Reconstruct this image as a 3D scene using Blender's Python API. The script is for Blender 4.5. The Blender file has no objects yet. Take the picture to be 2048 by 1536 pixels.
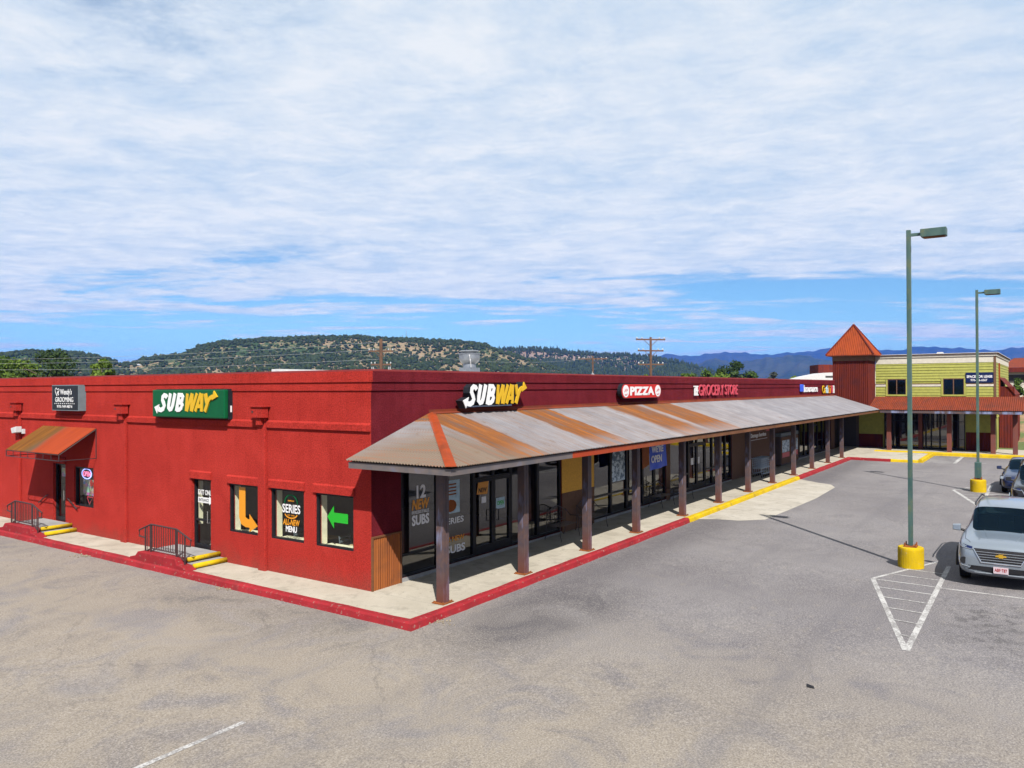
import bpy, bmesh, math, random
import numpy as np
from mathutils import Vector, Matrix
random.seed(7); rng = np.random.default_rng(7)
S = bpy.context.scene
COL = S.collection
# ------------------------------------------------------------------ camera
CAM = (-13.42, -13.48, 4.86); YAW = 0.6090; PIT = 0.0050; ROLL = -0.0045; FPX = 1562.6
cd = bpy.data.cameras.new('camera'); cam = bpy.data.objects.new('camera', cd); COL.objects.link(cam)
F = Vector((math.cos(YAW)*math.cos(PIT), math.sin(YAW)*math.cos(PIT), math.sin(PIT)))
R0 = Vector((math.sin(YAW), -math.cos(YAW), 0)); U0 = R0.cross(F)
R2 = R0*math.cos(ROLL)+U0*math.sin(ROLL); U2 = -R0*math.sin(ROLL)+U0*math.cos(ROLL)
mw = Matrix((R2, U2, -F)).transposed().to_4x4(); mw.translation = Vector(CAM)
cam.matrix_world = mw
cd.sensor_width = 36; cd.lens = FPX/2048*36; cd.clip_start = 0.1; cd.clip_end = 40000
S.camera = cam
# ------------------------------------------------------------------ sun and sky
AZ = math.radians(43.9); EL = math.radians(46.5)          # direction shadows fall, sun elevation
ld = bpy.data.lights.new('sun', 'SUN'); ld.energy = 5.0; ld.angle = math.radians(0.55); ld.color = (1, .955, .88)
lo = bpy.data.objects.new('sun', ld); COL.objects.link(lo)
sd = Vector((math.cos(AZ)*math.cos(EL), math.sin(AZ)*math.cos(EL), -math.sin(EL)))
lo.rotation_euler = sd.to_track_quat('-Z', 'Y').to_euler(); lo.location = (0, 0, 40)
W = bpy.data.worlds.new('World'); S.world = W; W.use_nodes = True
nt = W.node_tree; N = nt.nodes; L = nt.links
for n in list(N): N.remove(n)
def wn(t, **k):
    n = N.new(t)
    for a, b in k.items(): setattr(n, a, b)
    return n
def wm(op, a, b=None, c=None, clamp=False):
    n = N.new('ShaderNodeMath'); n.operation = op; n.use_clamp = clamp
    for i, v in enumerate((a, b, c)):
        if v is None: continue
        if isinstance(v, (int, float)): n.inputs[i].default_value = v
        else: L.new(v, n.inputs[i])
    return n.outputs[0]
sky = wn('ShaderNodeTexSky', sky_type='NISHITA', sun_disc=False)
sky.sun_elevation = EL; sky.sun_rotation = math.radians(226); sky.altitude = 2000; sky.air_density = 1.0; sky.dust_density = .3; sky.ozone_density = 2.5
tc = wn('ShaderNodeTexCoord'); sep = wn('ShaderNodeSeparateXYZ'); L.new(tc.outputs['Generated'], sep.inputs[0])
x, y, z = sep.outputs
rx, ry = math.sin(YAW), -math.cos(YAW); fx, fy = math.cos(YAW), math.sin(YAW)
den = wm('MAXIMUM', wm('ADD', z, 0.035), 0.02)
rr = wm('DIVIDE', wm('ADD', wm('MULTIPLY', x, rx), wm('MULTIPLY', y, ry)), den)
ff = wm('DIVIDE', wm('ADD', wm('MULTIPLY', x, fx), wm('MULTIPLY', y, fy)), den)
cmb = wn('ShaderNodeCombineXYZ'); L.new(rr, cmb.inputs[0]); L.new(ff, cmb.inputs[1])
def noise(vec, scale, detail, rough, sx=1, sy=1, dist=0, off=(0, 0, 0), rot=0):
    mp = wn('ShaderNodeMapping'); mp.inputs['Scale'].default_value = (sx, sy, 1); mp.inputs['Location'].default_value = off; mp.inputs['Rotation'].default_value = (0, 0, rot)
    L.new(vec, mp.inputs[0]); n = wn('ShaderNodeTexNoise'); n.inputs['Scale'].default_value = scale; n.inputs['Detail'].default_value = detail
    n.inputs['Roughness'].default_value = rough; n.inputs['Distortion'].default_value = dist; L.new(mp.outputs[0], n.inputs[0]); return n.outputs[0]
big = noise(cmb.outputs[0], .45, 5, .55, .8, 1.0, .3, (3.1, 1.7, 0))
mid = noise(cmb.outputs[0], 1.5, 9, .64, 1.0, 1.0, .35, (7, 3, 0), .25)
fine = noise(cmb.outputs[0], 4.6, 8, .68, .95, 1.15, .3, (1, 9, 0), .15)
dens = wm('ADD', wm('ADD', wm('MULTIPLY', big, .9), wm('MULTIPLY', mid, .55)), wm('MULTIPLY', fine, .22))   # mean about .83
farn = noise(cmb.outputs[0], 1.0, 6, .6, .42, .95, .8, (21, 4, 0), -.06)
farw = wn('ShaderNodeMapRange', interpolation_type='SMOOTHSTEP'); L.new(ff, farw.inputs[0]); farw.inputs[1].default_value = 3.2; farw.inputs[2].default_value = 6.0
edge = wm('MULTIPLY', wm('SUBTRACT', ff, 4.3), .080)                        # the cloud deck breaks up with distance
edge = wm('MINIMUM', wm('MAXIMUM', edge, 0), .34)
cov = wm('SUBTRACT', wm('ADD', wm('ADD', dens, .265), wm('MULTIPLY', wm('MULTIPLY', wm('SUBTRACT', farn, .54), 1.5), farw.outputs[0])), edge)
mask = wn('ShaderNodeMapRange', interpolation_type='SMOOTHSTEP'); L.new(cov, mask.inputs[0]); mask.inputs[1].default_value = .66; mask.inputs[2].default_value = .97
shade = wn('ShaderNodeMapRange'); L.new(wm('ADD', wm('MULTIPLY', mid, .6), wm('MULTIPLY', fine, .5)), shade.inputs[0]); shade.inputs[1].default_value = .44; shade.inputs[2].default_value = .66
cr = wn('ShaderNodeMix', data_type='RGBA'); L.new(shade.outputs[0], cr.inputs[0]); cr.inputs[6].default_value = (6.0, 7.25, 8.5, 1); cr.inputs[7].default_value = (8.9, 9.2, 9.3, 1)
hz = wn('ShaderNodeMapRange'); L.new(z, hz.inputs[0]); hz.inputs[1].default_value = 0; hz.inputs[2].default_value = .16; hz.inputs[3].default_value = .10; hz.inputs[4].default_value = .0
sk2 = wn('ShaderNodeMix', data_type='RGBA', blend_type='MULTIPLY'); sk2.inputs[0].default_value = 1; L.new(sky.outputs[0], sk2.inputs[6]); sk2.inputs[7].default_value = (.84, 1.13, 1.17, 1)
mx = wn('ShaderNodeMix', data_type='RGBA'); L.new(wm('MULTIPLY', mask.outputs[0], .93), mx.inputs[0]); L.new(sk2.outputs[2], mx.inputs[6]); L.new(cr.outputs[2], mx.inputs[7])
bg = wn('ShaderNodeBackground'); bg.inputs[1].default_value = 0.05; L.new(mx.outputs[2], bg.inputs[0])
wo = wn('ShaderNodeOutputWorld'); L.new(bg.outputs[0], wo.inputs[0])
S.view_settings.view_transform = 'Standard'; S.view_settings.look = 'None'; S.view_settings.exposure = 1.1; S.view_settings.gamma = 1

# ------------------------------------------------------------------ materials
def mat(name, base=(.5, .5, .5), rough=.8, metal=0, spec=.5):
    m = bpy.data.materials.new(name); m.use_nodes = True
    p = m.node_tree.nodes['Principled BSDF']; p.inputs['Base Color'].default_value = (*base, 1); p.inputs['Roughness'].default_value = rough
    p.inputs['Metallic'].default_value = metal; p.inputs['Specular IOR Level'].default_value = spec
    return m
class NB:
    """small node helper on a material"""
    def __init__(s, m): s.m = m; s.t = m.node_tree; s.p = s.t.nodes['Principled BSDF']; s.c = s.t.nodes.new('ShaderNodeTexCoord')
    def n(s, t, **k):
        o = s.t.nodes.new(t)
        for a, b in k.items(): setattr(o, a, b)
        return o
    def l(s, a, b): s.t.links.new(a, b)
    def set(s, o, v):
        if isinstance(v, (int, float)): o.default_value = v
        elif isinstance(v, tuple): o.default_value = (*v, 1) if len(v) == 3 and o.type == 'RGBA' else v
        else: s.l(v, o)
    def map(s, scale=(1, 1, 1), loc=(0, 0, 0), rot=(0, 0, 0)):
        mp = s.n('ShaderNodeMapping'); mp.inputs['Scale'].default_value = scale; mp.inputs['Location'].default_value = loc; mp.inputs['Rotation'].default_value = rot
        s.l(s.c.outputs['Object'], mp.inputs[0]); return mp.outputs[0]
    def noise(s, fq, detail=4, rough=.55, vec=None, dist=0, **k):
        o = s.n('ShaderNodeTexNoise'); o.inputs['Scale'].default_value = fq; o.inputs['Detail'].default_value = detail; o.inputs['Roughness'].default_value = rough; o.inputs['Distortion'].default_value = dist
        s.l(vec if vec is not None else s.map(**k), o.inputs[0]); return o.outputs[0]
    def vor(s, fq, vec=None, out='Distance', feature='F1', **k):
        o = s.n('ShaderNodeTexVoronoi', feature=feature); o.inputs['Scale'].default_value = fq; s.l(vec if vec is not None else s.map(**k), o.inputs[0]); return o.outputs[out]
    def rng(s, v, a, b, c=0, d=1, smooth=False):
        o = s.n('ShaderNodeMapRange'); 
        if smooth: o.interpolation_type = 'SMOOTHSTEP'
        s.set(o.inputs[0], v)
        for i, q in enumerate((a, b, c, d)): o.inputs[i+1].default_value = q
        return o.outputs[0]
    def mix(s, f, a, b, blend='MIX'):
        o = s.n('ShaderNodeMix', data_type='RGBA', blend_type=blend); s.set(o.inputs[0], f); s.set(o.inputs[6], a); s.set(o.inputs[7], b); return o.outputs[2]
    def math(s, op, a, b=None, clamp=False):
        o = s.n('ShaderNodeMath', operation=op); o.use_clamp = clamp; s.set(o.inputs[0], a)
        if b is not None: s.set(o.inputs[1], b)
        return o.outputs[0]
    def xyz(s, vec=None):
        o = s.n('ShaderNodeSeparateXYZ'); s.l(vec if vec is not None else s.c.outputs['Object'], o.inputs[0]); return o.outputs
    def col(s, v): s.set(s.p.inputs['Base Color'], v)
    def rough(s, v): s.set(s.p.inputs['Roughness'], v)
    def bump(s, h, strength=.3, dist=.01):
        o = s.n('ShaderNodeBump'); o.inputs['Strength'].default_value = strength; o.inputs['Distance'].default_value = dist; s.l(h, o.inputs['Height']); s.l(o.outputs[0], s.p.inputs['Normal'])
M = {}
def plain(n, c, r=.7, metal=0, var=.12, sc=6, bump=0):
    m = mat(n, c, r, metal); b = NB(m); f = b.noise(sc, 5, .65)
    lo_ = tuple(q*(1-var) for q in c); hi = tuple(min(1, q*(1+var)) for q in c)
    b.col(b.mix(b.rng(f, .3, .7), lo_, hi))
    if bump: b.bump(b.noise(60, 3, .6), bump, .004)
    M[n] = m; return m
def stucco(n, c, c2):
    m = mat(n, c, .95, spec=.06); b = NB(m); X = b.xyz()
    big = b.noise(.55, 6, .65, dist=.6); st = b.noise(1.0, 4, .6, scale=(4.5, 4.5, .22)); fn = b.noise(30, 4, .8); pt = b.noise(1.6, 4, .6, loc=(9, 2, 4))
    k = b.mix(b.rng(big, .36, .64), c, c2)
    k = b.mix(b.math('MULTIPLY', b.math('MULTIPLY', b.rng(st, .50, .66), b.rng(X[2], 1.0, 4.6, .15, 1)), .24), k, tuple(q*.50 for q in c))       # run-off streaks
    k = b.mix(b.math('MULTIPLY', b.rng(st, .5, .36), .12), k, tuple(min(1, q*1.2+.004) for q in c2))                                          # sun faded runs
    k = b.mix(b.math('MULTIPLY', b.rng(b.math('ADD', X[2], b.rng(pt, .3, .7, -.25, .25)), .0, .45, 1, 0), .45), k, (.13, .06, .045))            # splash dirt at the foot
    k = b.mix(b.math('MULTIPLY', b.rng(pt, .50, .60), .22), k, tuple(min(1, q*1.25+.008) for q in c2)); k = b.mix(b.rng(fn, .38, .60), b.mix(.40, k, (0.0, 0, 0)), b.mix(.42, k, tuple(min(1, q*1.6+.006) for q in c)))
    b.col(k); b.bump(b.noise(38, 4, .8), 1.0, .025); M[n] = m
stucco('stucco_red', (.250, .0180, .0135), (.325, .0260, .0190))
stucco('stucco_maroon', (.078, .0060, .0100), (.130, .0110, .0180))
plain('parapet_cap', (.15, .012, .012), .6)
plain('cream', (.62, .60, .44), .8); plain('brown_paint', (.10, .055, .035), .8); plain('yellow_stucco', (.50, .26, .03), .9, var=.2, sc=25, bump=.4)
plain('black_frame', (.012, .012, .014), .35, var=.3); plain('black_iron', (.018, .012, .014), .5, var=.3)
plain('rail_paint', (.028, .011, .012), .7, var=.35, sc=12)
plain('white_paint', (.36, .36, .37), .6); plain('kerb_red', (.185, .0105, .015), .8, var=.30, sc=3.5, bump=.5); plain('kerb_yellow', (.36, .245, .003), .8, var=.13, sc=6, bump=.3)
plain('galv', (.20, .22, .25), .42, .6, var=.18, sc=9); plain('sign_white', (.50, .50, .51), .45, var=.03); plain('sign_yellow', (.42, .25, .002), .45, var=.03)
plain('sign_green', (.0020, .060, .022), .35, var=.1); plain('sign_black', (.012, .014, .018), .35, var=.2); plain('sign_red', (.33, .013, .010), .4, var=.05); plain('sign_pink', (.36, .034, .055), .5, var=.1)
plain('sign_orange', (.46, .18, .004), .5, var=.03); plain('sign_blue', (.012, .055, .42), .55, var=.15); plain('sign_grey', (.10, .125, .14), .5)
plain('leaf_green', (.004, .25, .008), .5, var=.03); plain('navy', (.006, .012, .05), .4); plain('pale_teal', (.26, .36, .42), .7, var=.25)
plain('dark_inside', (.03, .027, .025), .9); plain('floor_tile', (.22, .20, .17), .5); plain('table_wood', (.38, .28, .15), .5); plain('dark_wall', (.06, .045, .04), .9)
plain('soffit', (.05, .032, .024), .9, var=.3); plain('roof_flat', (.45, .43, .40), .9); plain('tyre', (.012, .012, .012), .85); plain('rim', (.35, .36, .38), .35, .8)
plain('chrome', (.60, .61, .63), .15, 1.0, var=.03); plain('plastic_black', (.014, .014, .016), .5); plain('plate', (.36, .29, .32), .5); plain('gold', (.62, .38, .04), .3, .7)
plain('wood_pole', (.075, .038, .022), .9, var=.3, sc=4); plain('insul', (.24, .25, .26), .4); plain('siding', (.215, .216, .040), .8, var=.14, sc=4); plain('trim_cream', (.38, .355, .30), .7)
plain('tan_rock', (.46, .32, .17), .95, var=.3, sc=.3); plain('steel_blue', (.28, .36, .46), .45, .3); plain('rubble', (.16, .13, .09), .95, var=.5, sc=20)
for n_ in ('sign_black', 'sign_green', 'black_frame', 'sign_red', 'navy', 'sign_grey', 'brown_paint', 'plastic_black', 'tyre'): M[n_].node_tree.nodes['Principled BSDF'].inputs['Specular IOR Level'].default_value = .12
def kerbmat(n, c, chip, dirt):
    m = mat(n, c, .85, spec=.15); b = NB(m); X = b.xyz(); k = b.mix(b.rng(b.noise(1.2, 5, .6), .35, .65), tuple(q*.80 for q in c), tuple(q*1.12 for q in c))
    k = b.mix(b.math('MULTIPLY', b.rng(b.noise(9, 5, .75), .60, .66), .8), k, chip); k = b.mix(b.math('MULTIPLY', b.rng(b.noise(2.6, 6, .7, loc=(5, 5, 1)), .52, .68), .55), k, dirt)
    j = b.rng(b.math('PINGPONG', b.math('ADD', X[0], X[1]), 1.55), 0, .012, 1, 0); k = b.mix(b.math('MULTIPLY', j, .6), k, (.03, .015, .012)); b.col(k); b.bump(b.noise(26, 5, .7), .6, .012); M[n] = m
kerbmat('kerb_red', (.195, .0120, .0165), (.20, .15, .125), (.075, .022, .022)); kerbmat('kerb_yellow', (.37, .25, .003), (.24, .21, .15), (.17, .12, .03))
def rust_mix(b, k, a=(.26, .075, .018), c=(.50, .17, .035)): return b.mix(k, a, c)
# corrugated canopy: galvanised sheets with rusted runs
m = mat('canopy_metal', rough=.5, spec=.25); b = NB(m); X = b.xyz()
st = b.noise(1.0, 5, .65, scale=(9, .55, .55)); bl = b.noise(1.3, 5, .6); wob = b.noise(.8, 4, .6, scale=(1.5, .8, .8))
xx = b.math('ADD', X[0], b.rng(wob, .2, .8, -.18, .18))
def band(x0, x1, e=.05): return b.math('MULTIPLY', b.rng(xx, x0-e, x0+e), b.rng(xx, x1-e, x1+e, 1, 0))
bands = b.math('ADD', b.math('ADD', band(1.6, 3.1), band(5.9, 7.8)), b.math('ADD', band(11.7, 14.2, .2), band(14.6, 17.4, .12)), clamp=True)
fade = b.rng(X[1], -3.1, -2.2, .35, 1.0); bandf = b.math('MULTIPLY', bands, fade)
west = b.rng(b.math('ADD', X[0], X[1]), -1.2, 1.0, .95, 0.12)       # the weathered end slope
strk = b.rng(st, .50, .70, 0, 1)
rmask = b.math('ADD', b.math('MULTIPLY', bandf, b.rng(st, .25, .5, .55, 1)), b.math('MULTIPLY', strk, b.math('MULTIPLY', west, .9)), clamp=True)
fl = b.math('FLOOR', b.math('DIVIDE', b.math('ADD', X[0], .2), .62)); wn_ = b.n('ShaderNodeTexWhiteNoise', noise_dimensions='1D'); b.l(fl, wn_.inputs['W']); sh = wn_.outputs['Value']
spots = b.math('MULTIPLY', b.rng(b.noise(2.4, 6, .75, scale=(1, .7, .7)), .60, .70), .7)
grey = b.mix(b.rng(bl, .35, .65), (.135, .135, .155), (.185, .185, .205)); grey = b.mix(b.math('MULTIPLY', b.rng(st, .42, .62), b.rng(X[0], 18, 22, .5, .12)), grey, (.15, .10, .075))
warm = b.mix(west, grey, b.mix(strk, (.125, .092, .066), (.105, .100, .106)))
seam = b.math('MULTIPLY', b.rng(b.math('PINGPONG', b.math('ADD', X[0], .2), .62), 0, .02, 1, 0), .35)
rust = b.mix(b.rng(st, .35, .65), (.060, .022, .007), (.190, .066, .014))
k = b.mix(rmask, warm, rust); k = b.mix(spots, k, (.10, .055, .028)); k = b.mix(b.math('MULTIPLY', b.rng(sh, 0, 1), .28), k, b.mix(1.0, k, (.55, .52, .50), 'MULTIPLY')); k = b.mix(seam, k, (.06, .035, .025)); b.col(k); b.rough(b.rng(rmask, 0, 1, .45, .85)); b.set(b.p.inputs['Metallic'], b.rng(rmask, 0, 1, .12, 0)); M['canopy_metal'] = m
# red rusted corrugated (awning, tower, lean-to)
def rusty(n, a, c, d, sc=(5, 5, .5), metal=0, rough=.8):
    m = mat(n, rough=rough, metal=metal, spec=.12); b = NB(m); s1 = b.noise(1.0, 5, .65, scale=sc); s2 = b.noise(1.2, 5, .6)
    k = b.mix(b.rng(s1, .3, .68), a, c); k = b.mix(b.math('MULTIPLY', b.rng(s2, .5, .7), .8), k, d); b.col(k); b.bump(b.noise(40, 3, .6), .2, .004); M[n] = m
rusty('rust_sheet', (.095, .020, .010), (.150, .029, .012), (.070, .022, .016), (1.0, 6, 1))
rusty('rust_tower', (.060, .0095, .0080), (.105, .016, .0085), (.048, .012, .014), (4, 4, .3))
rusty('rust_roof', (.150, .026, .0075), (.200, .036, .009), (.105, .022, .008), (4, 4, 1))
rusty('wainscot', (.130, .038, .012), (.215, .068, .018), (.070, .030, .016), (9, 9, .4))
rusty('fascia_brown', (.085, .036, .018), (.13, .055, .024), (.06, .032, .026), (.6, 4, 6)); rusty('hip_cap', (.17, .027, .007), (.225, .036, .009), (.11, .024, .009))
m = mat('fascia_steel', rough=.6); b = NB(m); X = b.xyz(); q = b.noise(2.5, 5, .6); v = b.noise(1.1, 4, .6)
k = b.mix(b.rng(q, .35, .65), (.060, .056, .064), (.100, .076, .066)); k = b.mix(b.rng(q, .55, .75), k, (.070, .080, .125)); M['fascia_steel'] = m; b.col(k)
m = mat('fascia_rust', rough=.7, spec=.15); b = NB(m); X = b.xyz(); q = b.noise(2.5, 5, .6, scale=(.6, 1, 1))
k = b.mix(b.rng(q, .35, .65), (.20, .026, .009), (.26, .034, .010)); k = b.mix(b.rng(b.math('ADD', X[0], b.rng(q, 0, 1, -2, 2)), 5, 12), k, b.mix(b.rng(q, .35, .65), (.085, .036, .017), (.125, .052, .022))); b.col(k); M['fascia_rust'] = m
# steel columns: purple grey, rusty towards the foot
m = mat('column_steel', rough=.6, metal=.1); b = NB(m); X = b.xyz(); q = b.noise(3.5, 5, .65); oi = b.n('ShaderNodeObjectInfo')
k = b.mix(b.rng(q, .38, .62), (.038, .029, .038), (.072, .040, .034)); k = b.mix(b.rng(b.noise(1.1, 4, .6, scale=(2, 2, .5)), .5, .62), k, (.13, .15, .25))
zz = b.math('ADD', X[2], b.rng(q, 0, 1, -.35, .35)); k = b.mix(b.rng(zz, .1, .75, .9, 0), k, (.085, .022, .012)); b.col(k); M['column_steel'] = m
rusty('column_red', (.090, .030, .024), (.13, .045, .036), (.080, .042, .044))
# asphalt
m = mat('asphalt', rough=.93, spec=.25); b = NB(m); X = b.xyz()
g1 = b.noise(.16, 6, .62, dist=.4); g2 = b.noise(.55, 6, .65, dist=.8, loc=(4, 7, 0)); g3 = b.noise(2.6, 5, .6, scale=(1, 1.6, 1)); gr = b.noise(34, 3, .8); gr2 = b.vor(55); gr3 = b.noise(70, 2, .8)
k = b.mix(b.rng(g1, .36, .64), (.094, .088, .098), (.146, .138, .145))
beige = b.math('MULTIPLY', b.rng(b.math('ADD', X[0], b.rng(g2, 0, 1, -6, 6)), -3, 3.5, 1, .10), b.rng(g2, .36, .58, .25, 1))
k = b.mix(b.math('MULTIPLY', beige, .88), k, (.228, .192, .142))
k = b.mix(b.math('MULTIPLY', b.rng(g2, .52, .66), .55), k, (.088, .082, .092))
k = b.mix(b.math('MULTIPLY', b.rng(g3, .58, .75), .20), k, (.27, .23, .165))
def blob(cx, cy, rx_, ry_, rot=0):
    o = b.vec = None
    mp = b.map(scale=(1/rx_, 1/ry_, 0), loc=(-cx/rx_, -cy/ry_, 0)); ln = b.n('ShaderNodeVectorMath', operation='LENGTH'); b.l(mp, ln.inputs[0]); return ln.outputs['Value']
near = b.math('MULTIPLY', b.rng(blob(1.2, -4.2, 4.2, 1.9), .35, 1, 1, 0, True), b.rng(g2, .3, .6, .3, 1)); k = b.mix(b.math('MULTIPLY', near, .9), k, (.050, .046, .051))
near2 = b.math('MULTIPLY', b.rng(blob(-2.4, 1.2, 1.4, 5.0), .35, 1, 1, 0, True), b.rng(g2, .4, .62, 0, 1)); k = b.mix(b.math('MULTIPLY', near2, .65), k, (.075, .070, .065))
strip = b.math('MULTIPLY', b.rng(b.math('ABSOLUTE', b.math('ADD', X[1], 3.2)), 0, 1.4, 1, 0, True), b.rng(X[0], 1, 4)); k = b.mix(b.math('MULTIPLY', strip, b.rng(g3, .3, .6, .45, .85)), k, (.066, .061, .069))
oil = b.math('MULTIPLY', b.rng(blob(5.6, -12.3, 3.2, 1.3), .2, 1, 1, 0, True), b.rng(b.noise(3.2, 5, .7, scale=(1, 1, 1)), .50, .60)); k = b.mix(b.math('MULTIPLY', oil, .95), k, (.05, .047, .05))
spt = b.math('MULTIPLY', b.rng(b.vor(1.1), .0, .055, 1, 0), b.rng(b.noise(1.7, 2, .5), .5, .55)); k = b.mix(b.math('MULTIPLY', spt, .75), k, (.05, .045, .045))
k = b.mix(b.rng(gr, .33, .5, .55, 0), k, (.035, .033, .038)); k = b.mix(b.rng(gr, .51, .68, 0, .52), k, (.36, .335, .31)); k = b.mix(b.rng(gr2, .0, .35, .28, 0), k, (.26, .245, .23)); k = b.mix(b.rng(gr3, .3, .7, .25, 0), k, (.05, .046, .054))
vn = b.n('ShaderNodeTexVoronoi', feature='DISTANCE_TO_EDGE'); vn.inputs['Scale'].default_value = .22
dm = b.n('ShaderNodeVectorMath', operation='ADD'); nz = b.n('ShaderNodeTexNoise'); nz.inputs['Scale'].default_value = 1.3; nz.inputs['Detail'].default_value = 5; b.l(b.c.outputs['Object'], nz.inputs[0]); b.l(b.c.outputs['Object'], dm.inputs[0]); b.l(nz.outputs['Color'], dm.inputs[1]); b.l(dm.outputs[0], vn.inputs[0])
cr_ = b.math('MULTIPLY', b.rng(vn.outputs[0], 0, .008, 1, 0), b.rng(b.noise(.22, 3, .5), .44, .52)); k = b.mix(b.math('MULTIPLY', cr_, .28), k, (.045, .042, .044))
lane = b.math('MULTIPLY', b.rng(b.noise(1.0, 4, .55, scale=(.05, .9, 1), rot=(0, 0, .3)), .52, .68), .30); k = b.mix(lane, k, (.085, .080, .088))
hair = b.math('MULTIPLY', b.rng(b.math('ABSOLUTE', b.math('SUBTRACT', b.noise(.45, 8, .62, loc=(2, 5, 0)), .5)), 0, .0022, 1, 0), b.rng(b.noise(.5, 2, .5, loc=(7, 7, 0)), .48, .56)); k = b.mix(b.math('MULTIPLY', hair, .35), k, (.045, .042, .044))
b.col(k); b.bump(gr, .7, .012); M['asphalt'] = m
# concrete
def concrete(n, c, c2, joints=0):
    m = mat(n, c, .9, spec=.25); b = NB(m); X = b.xyz(); k = b.mix(b.rng(b.noise(.8, 6, .6), .35, .65), c, c2); k = b.mix(b.math('MULTIPLY', b.rng(b.noise(1.7, 6, .7, dist=.5), .52, .66), .55), k, tuple(q*.60 for q in c)); k = b.mix(b.math('MULTIPLY', b.rng(b.noise(7, 5, .75, loc=(3, 3, 3)), .60, .68), .6), k, tuple(q*.42 for q in c))
    k = b.mix(b.rng(b.noise(40, 3, .7), .3, .7, .22, 0), k, tuple(q*.5 for q in c))
    if joints:
        j = b.math('ADD', b.rng(b.math('PINGPONG', X[0], joints), 0, .012, 1, 0), b.rng(b.math('PINGPONG', X[1], joints), 0, .012, 1, 0) if n != 'sidewalk' else 0.0, clamp=True)
        k = b.mix(b.math('MULTIPLY', j, .55), k, (.12, .11, .10))
    b.col(k); b.bump(b.noise(30, 4, .6), .2, .006); M[n] = m
concrete('sidewalk', (.262, .238, .195), (.325, .298, .25), .95); concrete('apron', (.270, .248, .212), (.335, .312, .275), 0); concrete('step_concrete', (.185, .185, .19), (.225, .222, .22))
m = mat('dirt', rough=.95); b = NB(m); q = b.noise(.25, 6, .65); k = b.mix(b.rng(q, .42, .5), (.165, .085, .036), (.21, .125, .062)); k = b.mix(b.math('MULTIPLY', b.rng(b.noise(.16, 5, .65, loc=(3, 1, 0)), .48, .54), 1), k, (.045, .085, .012)); k = b.mix(b.rng(b.noise(4, 4, .7), .3, .7, .4, 0), k, (.12, .08, .04)); b.col(k); b.bump(b.noise(3, 5, .7), .6, .2); M['dirt'] = m
m = mat('worn_paint', rough=.8); b = NB(m); q = b.noise(22, 4, .75); q2 = b.noise(2, 4, .6); k = b.mix(b.rng(b.math('ADD', q, b.rng(q2, .3, .7, -.12, .16)), .47, .62), (.31, .305, .30), (.145, .138, .136)); b.col(k); M['worn_paint'] = m
# hills
def hillmat(n, soil, soil2, green, gscale, gsc2, th, rough=1):
    m = mat(n, soil, rough, spec=.1); b = NB(m); X = b.xyz(); n1 = b.noise(gscale, 5, .65); n2 = b.noise(gsc2, 6, .7); k = b.mix(b.rng(b.noise(gscale*2.3, 5, .7, loc=(50, 9, 0)), .35, .65), soil, soil2)
    k = b.mix(b.rng(b.math('ADD', b.math('MULTIPLY', n2, .55), b.math('MULTIPLY', n1, .45)), th-.02, th+.03), k, green); b.col(k); M[n] = m; return m
hillmat('mesa_soil', (.150, .112, .070), (.185, .140, .088), (.024, .044, .018), .006, .16, .495)
hillmat('ridge_soil', (.125, .088, .070), (.165, .125, .105), (.018, .040, .016), .004, .07, .485)
hillmat('mid_forest', (.018, .030, .022), (.04, .045, .035), (.010, .022, .016), .0012, .02, .50)
hillmat('far_forest', (.020, .032, .030), (.035, .04, .036), (.012, .024, .020), .0007, .01, .50)
def foliage(n, c, c2):
    m = mat(n, c, .75, spec=.25); b = NB(m); at = b.n('ShaderNodeAttribute'); at.attribute_name = 'tint'; b.col(b.mix(at.outputs['Fac'], c, c2)); M[n] = m
    tr = b.n('ShaderNodeBsdfTranslucent'); b.l(b.mix(at.outputs['Fac'], c, c2), tr.inputs[0]); ms = b.n('ShaderNodeMixShader'); ms.inputs[0].default_value = .3
    b.l(b.p.outputs[0], ms.inputs[1]); b.l(tr.outputs[0], ms.inputs[2]); b.l(ms.outputs[0], b.t.nodes['Material Output'].inputs[0])
foliage('leaves_green', (.020, .046, .005), (.075, .125, .014)); foliage('leaves_yellow', (.032, .066, .006), (.11, .165, .016)); foliage('leaves_dark', (.010, .026, .007), (.035, .062, .012)); foliage('leaves_grey', (.03, .04, .032), (.07, .08, .065))
foliage('scrub', (.007, .017, .006), (.032, .050, .016))
plain('bark', (.07, .05, .035), .95, var=.3)
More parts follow.
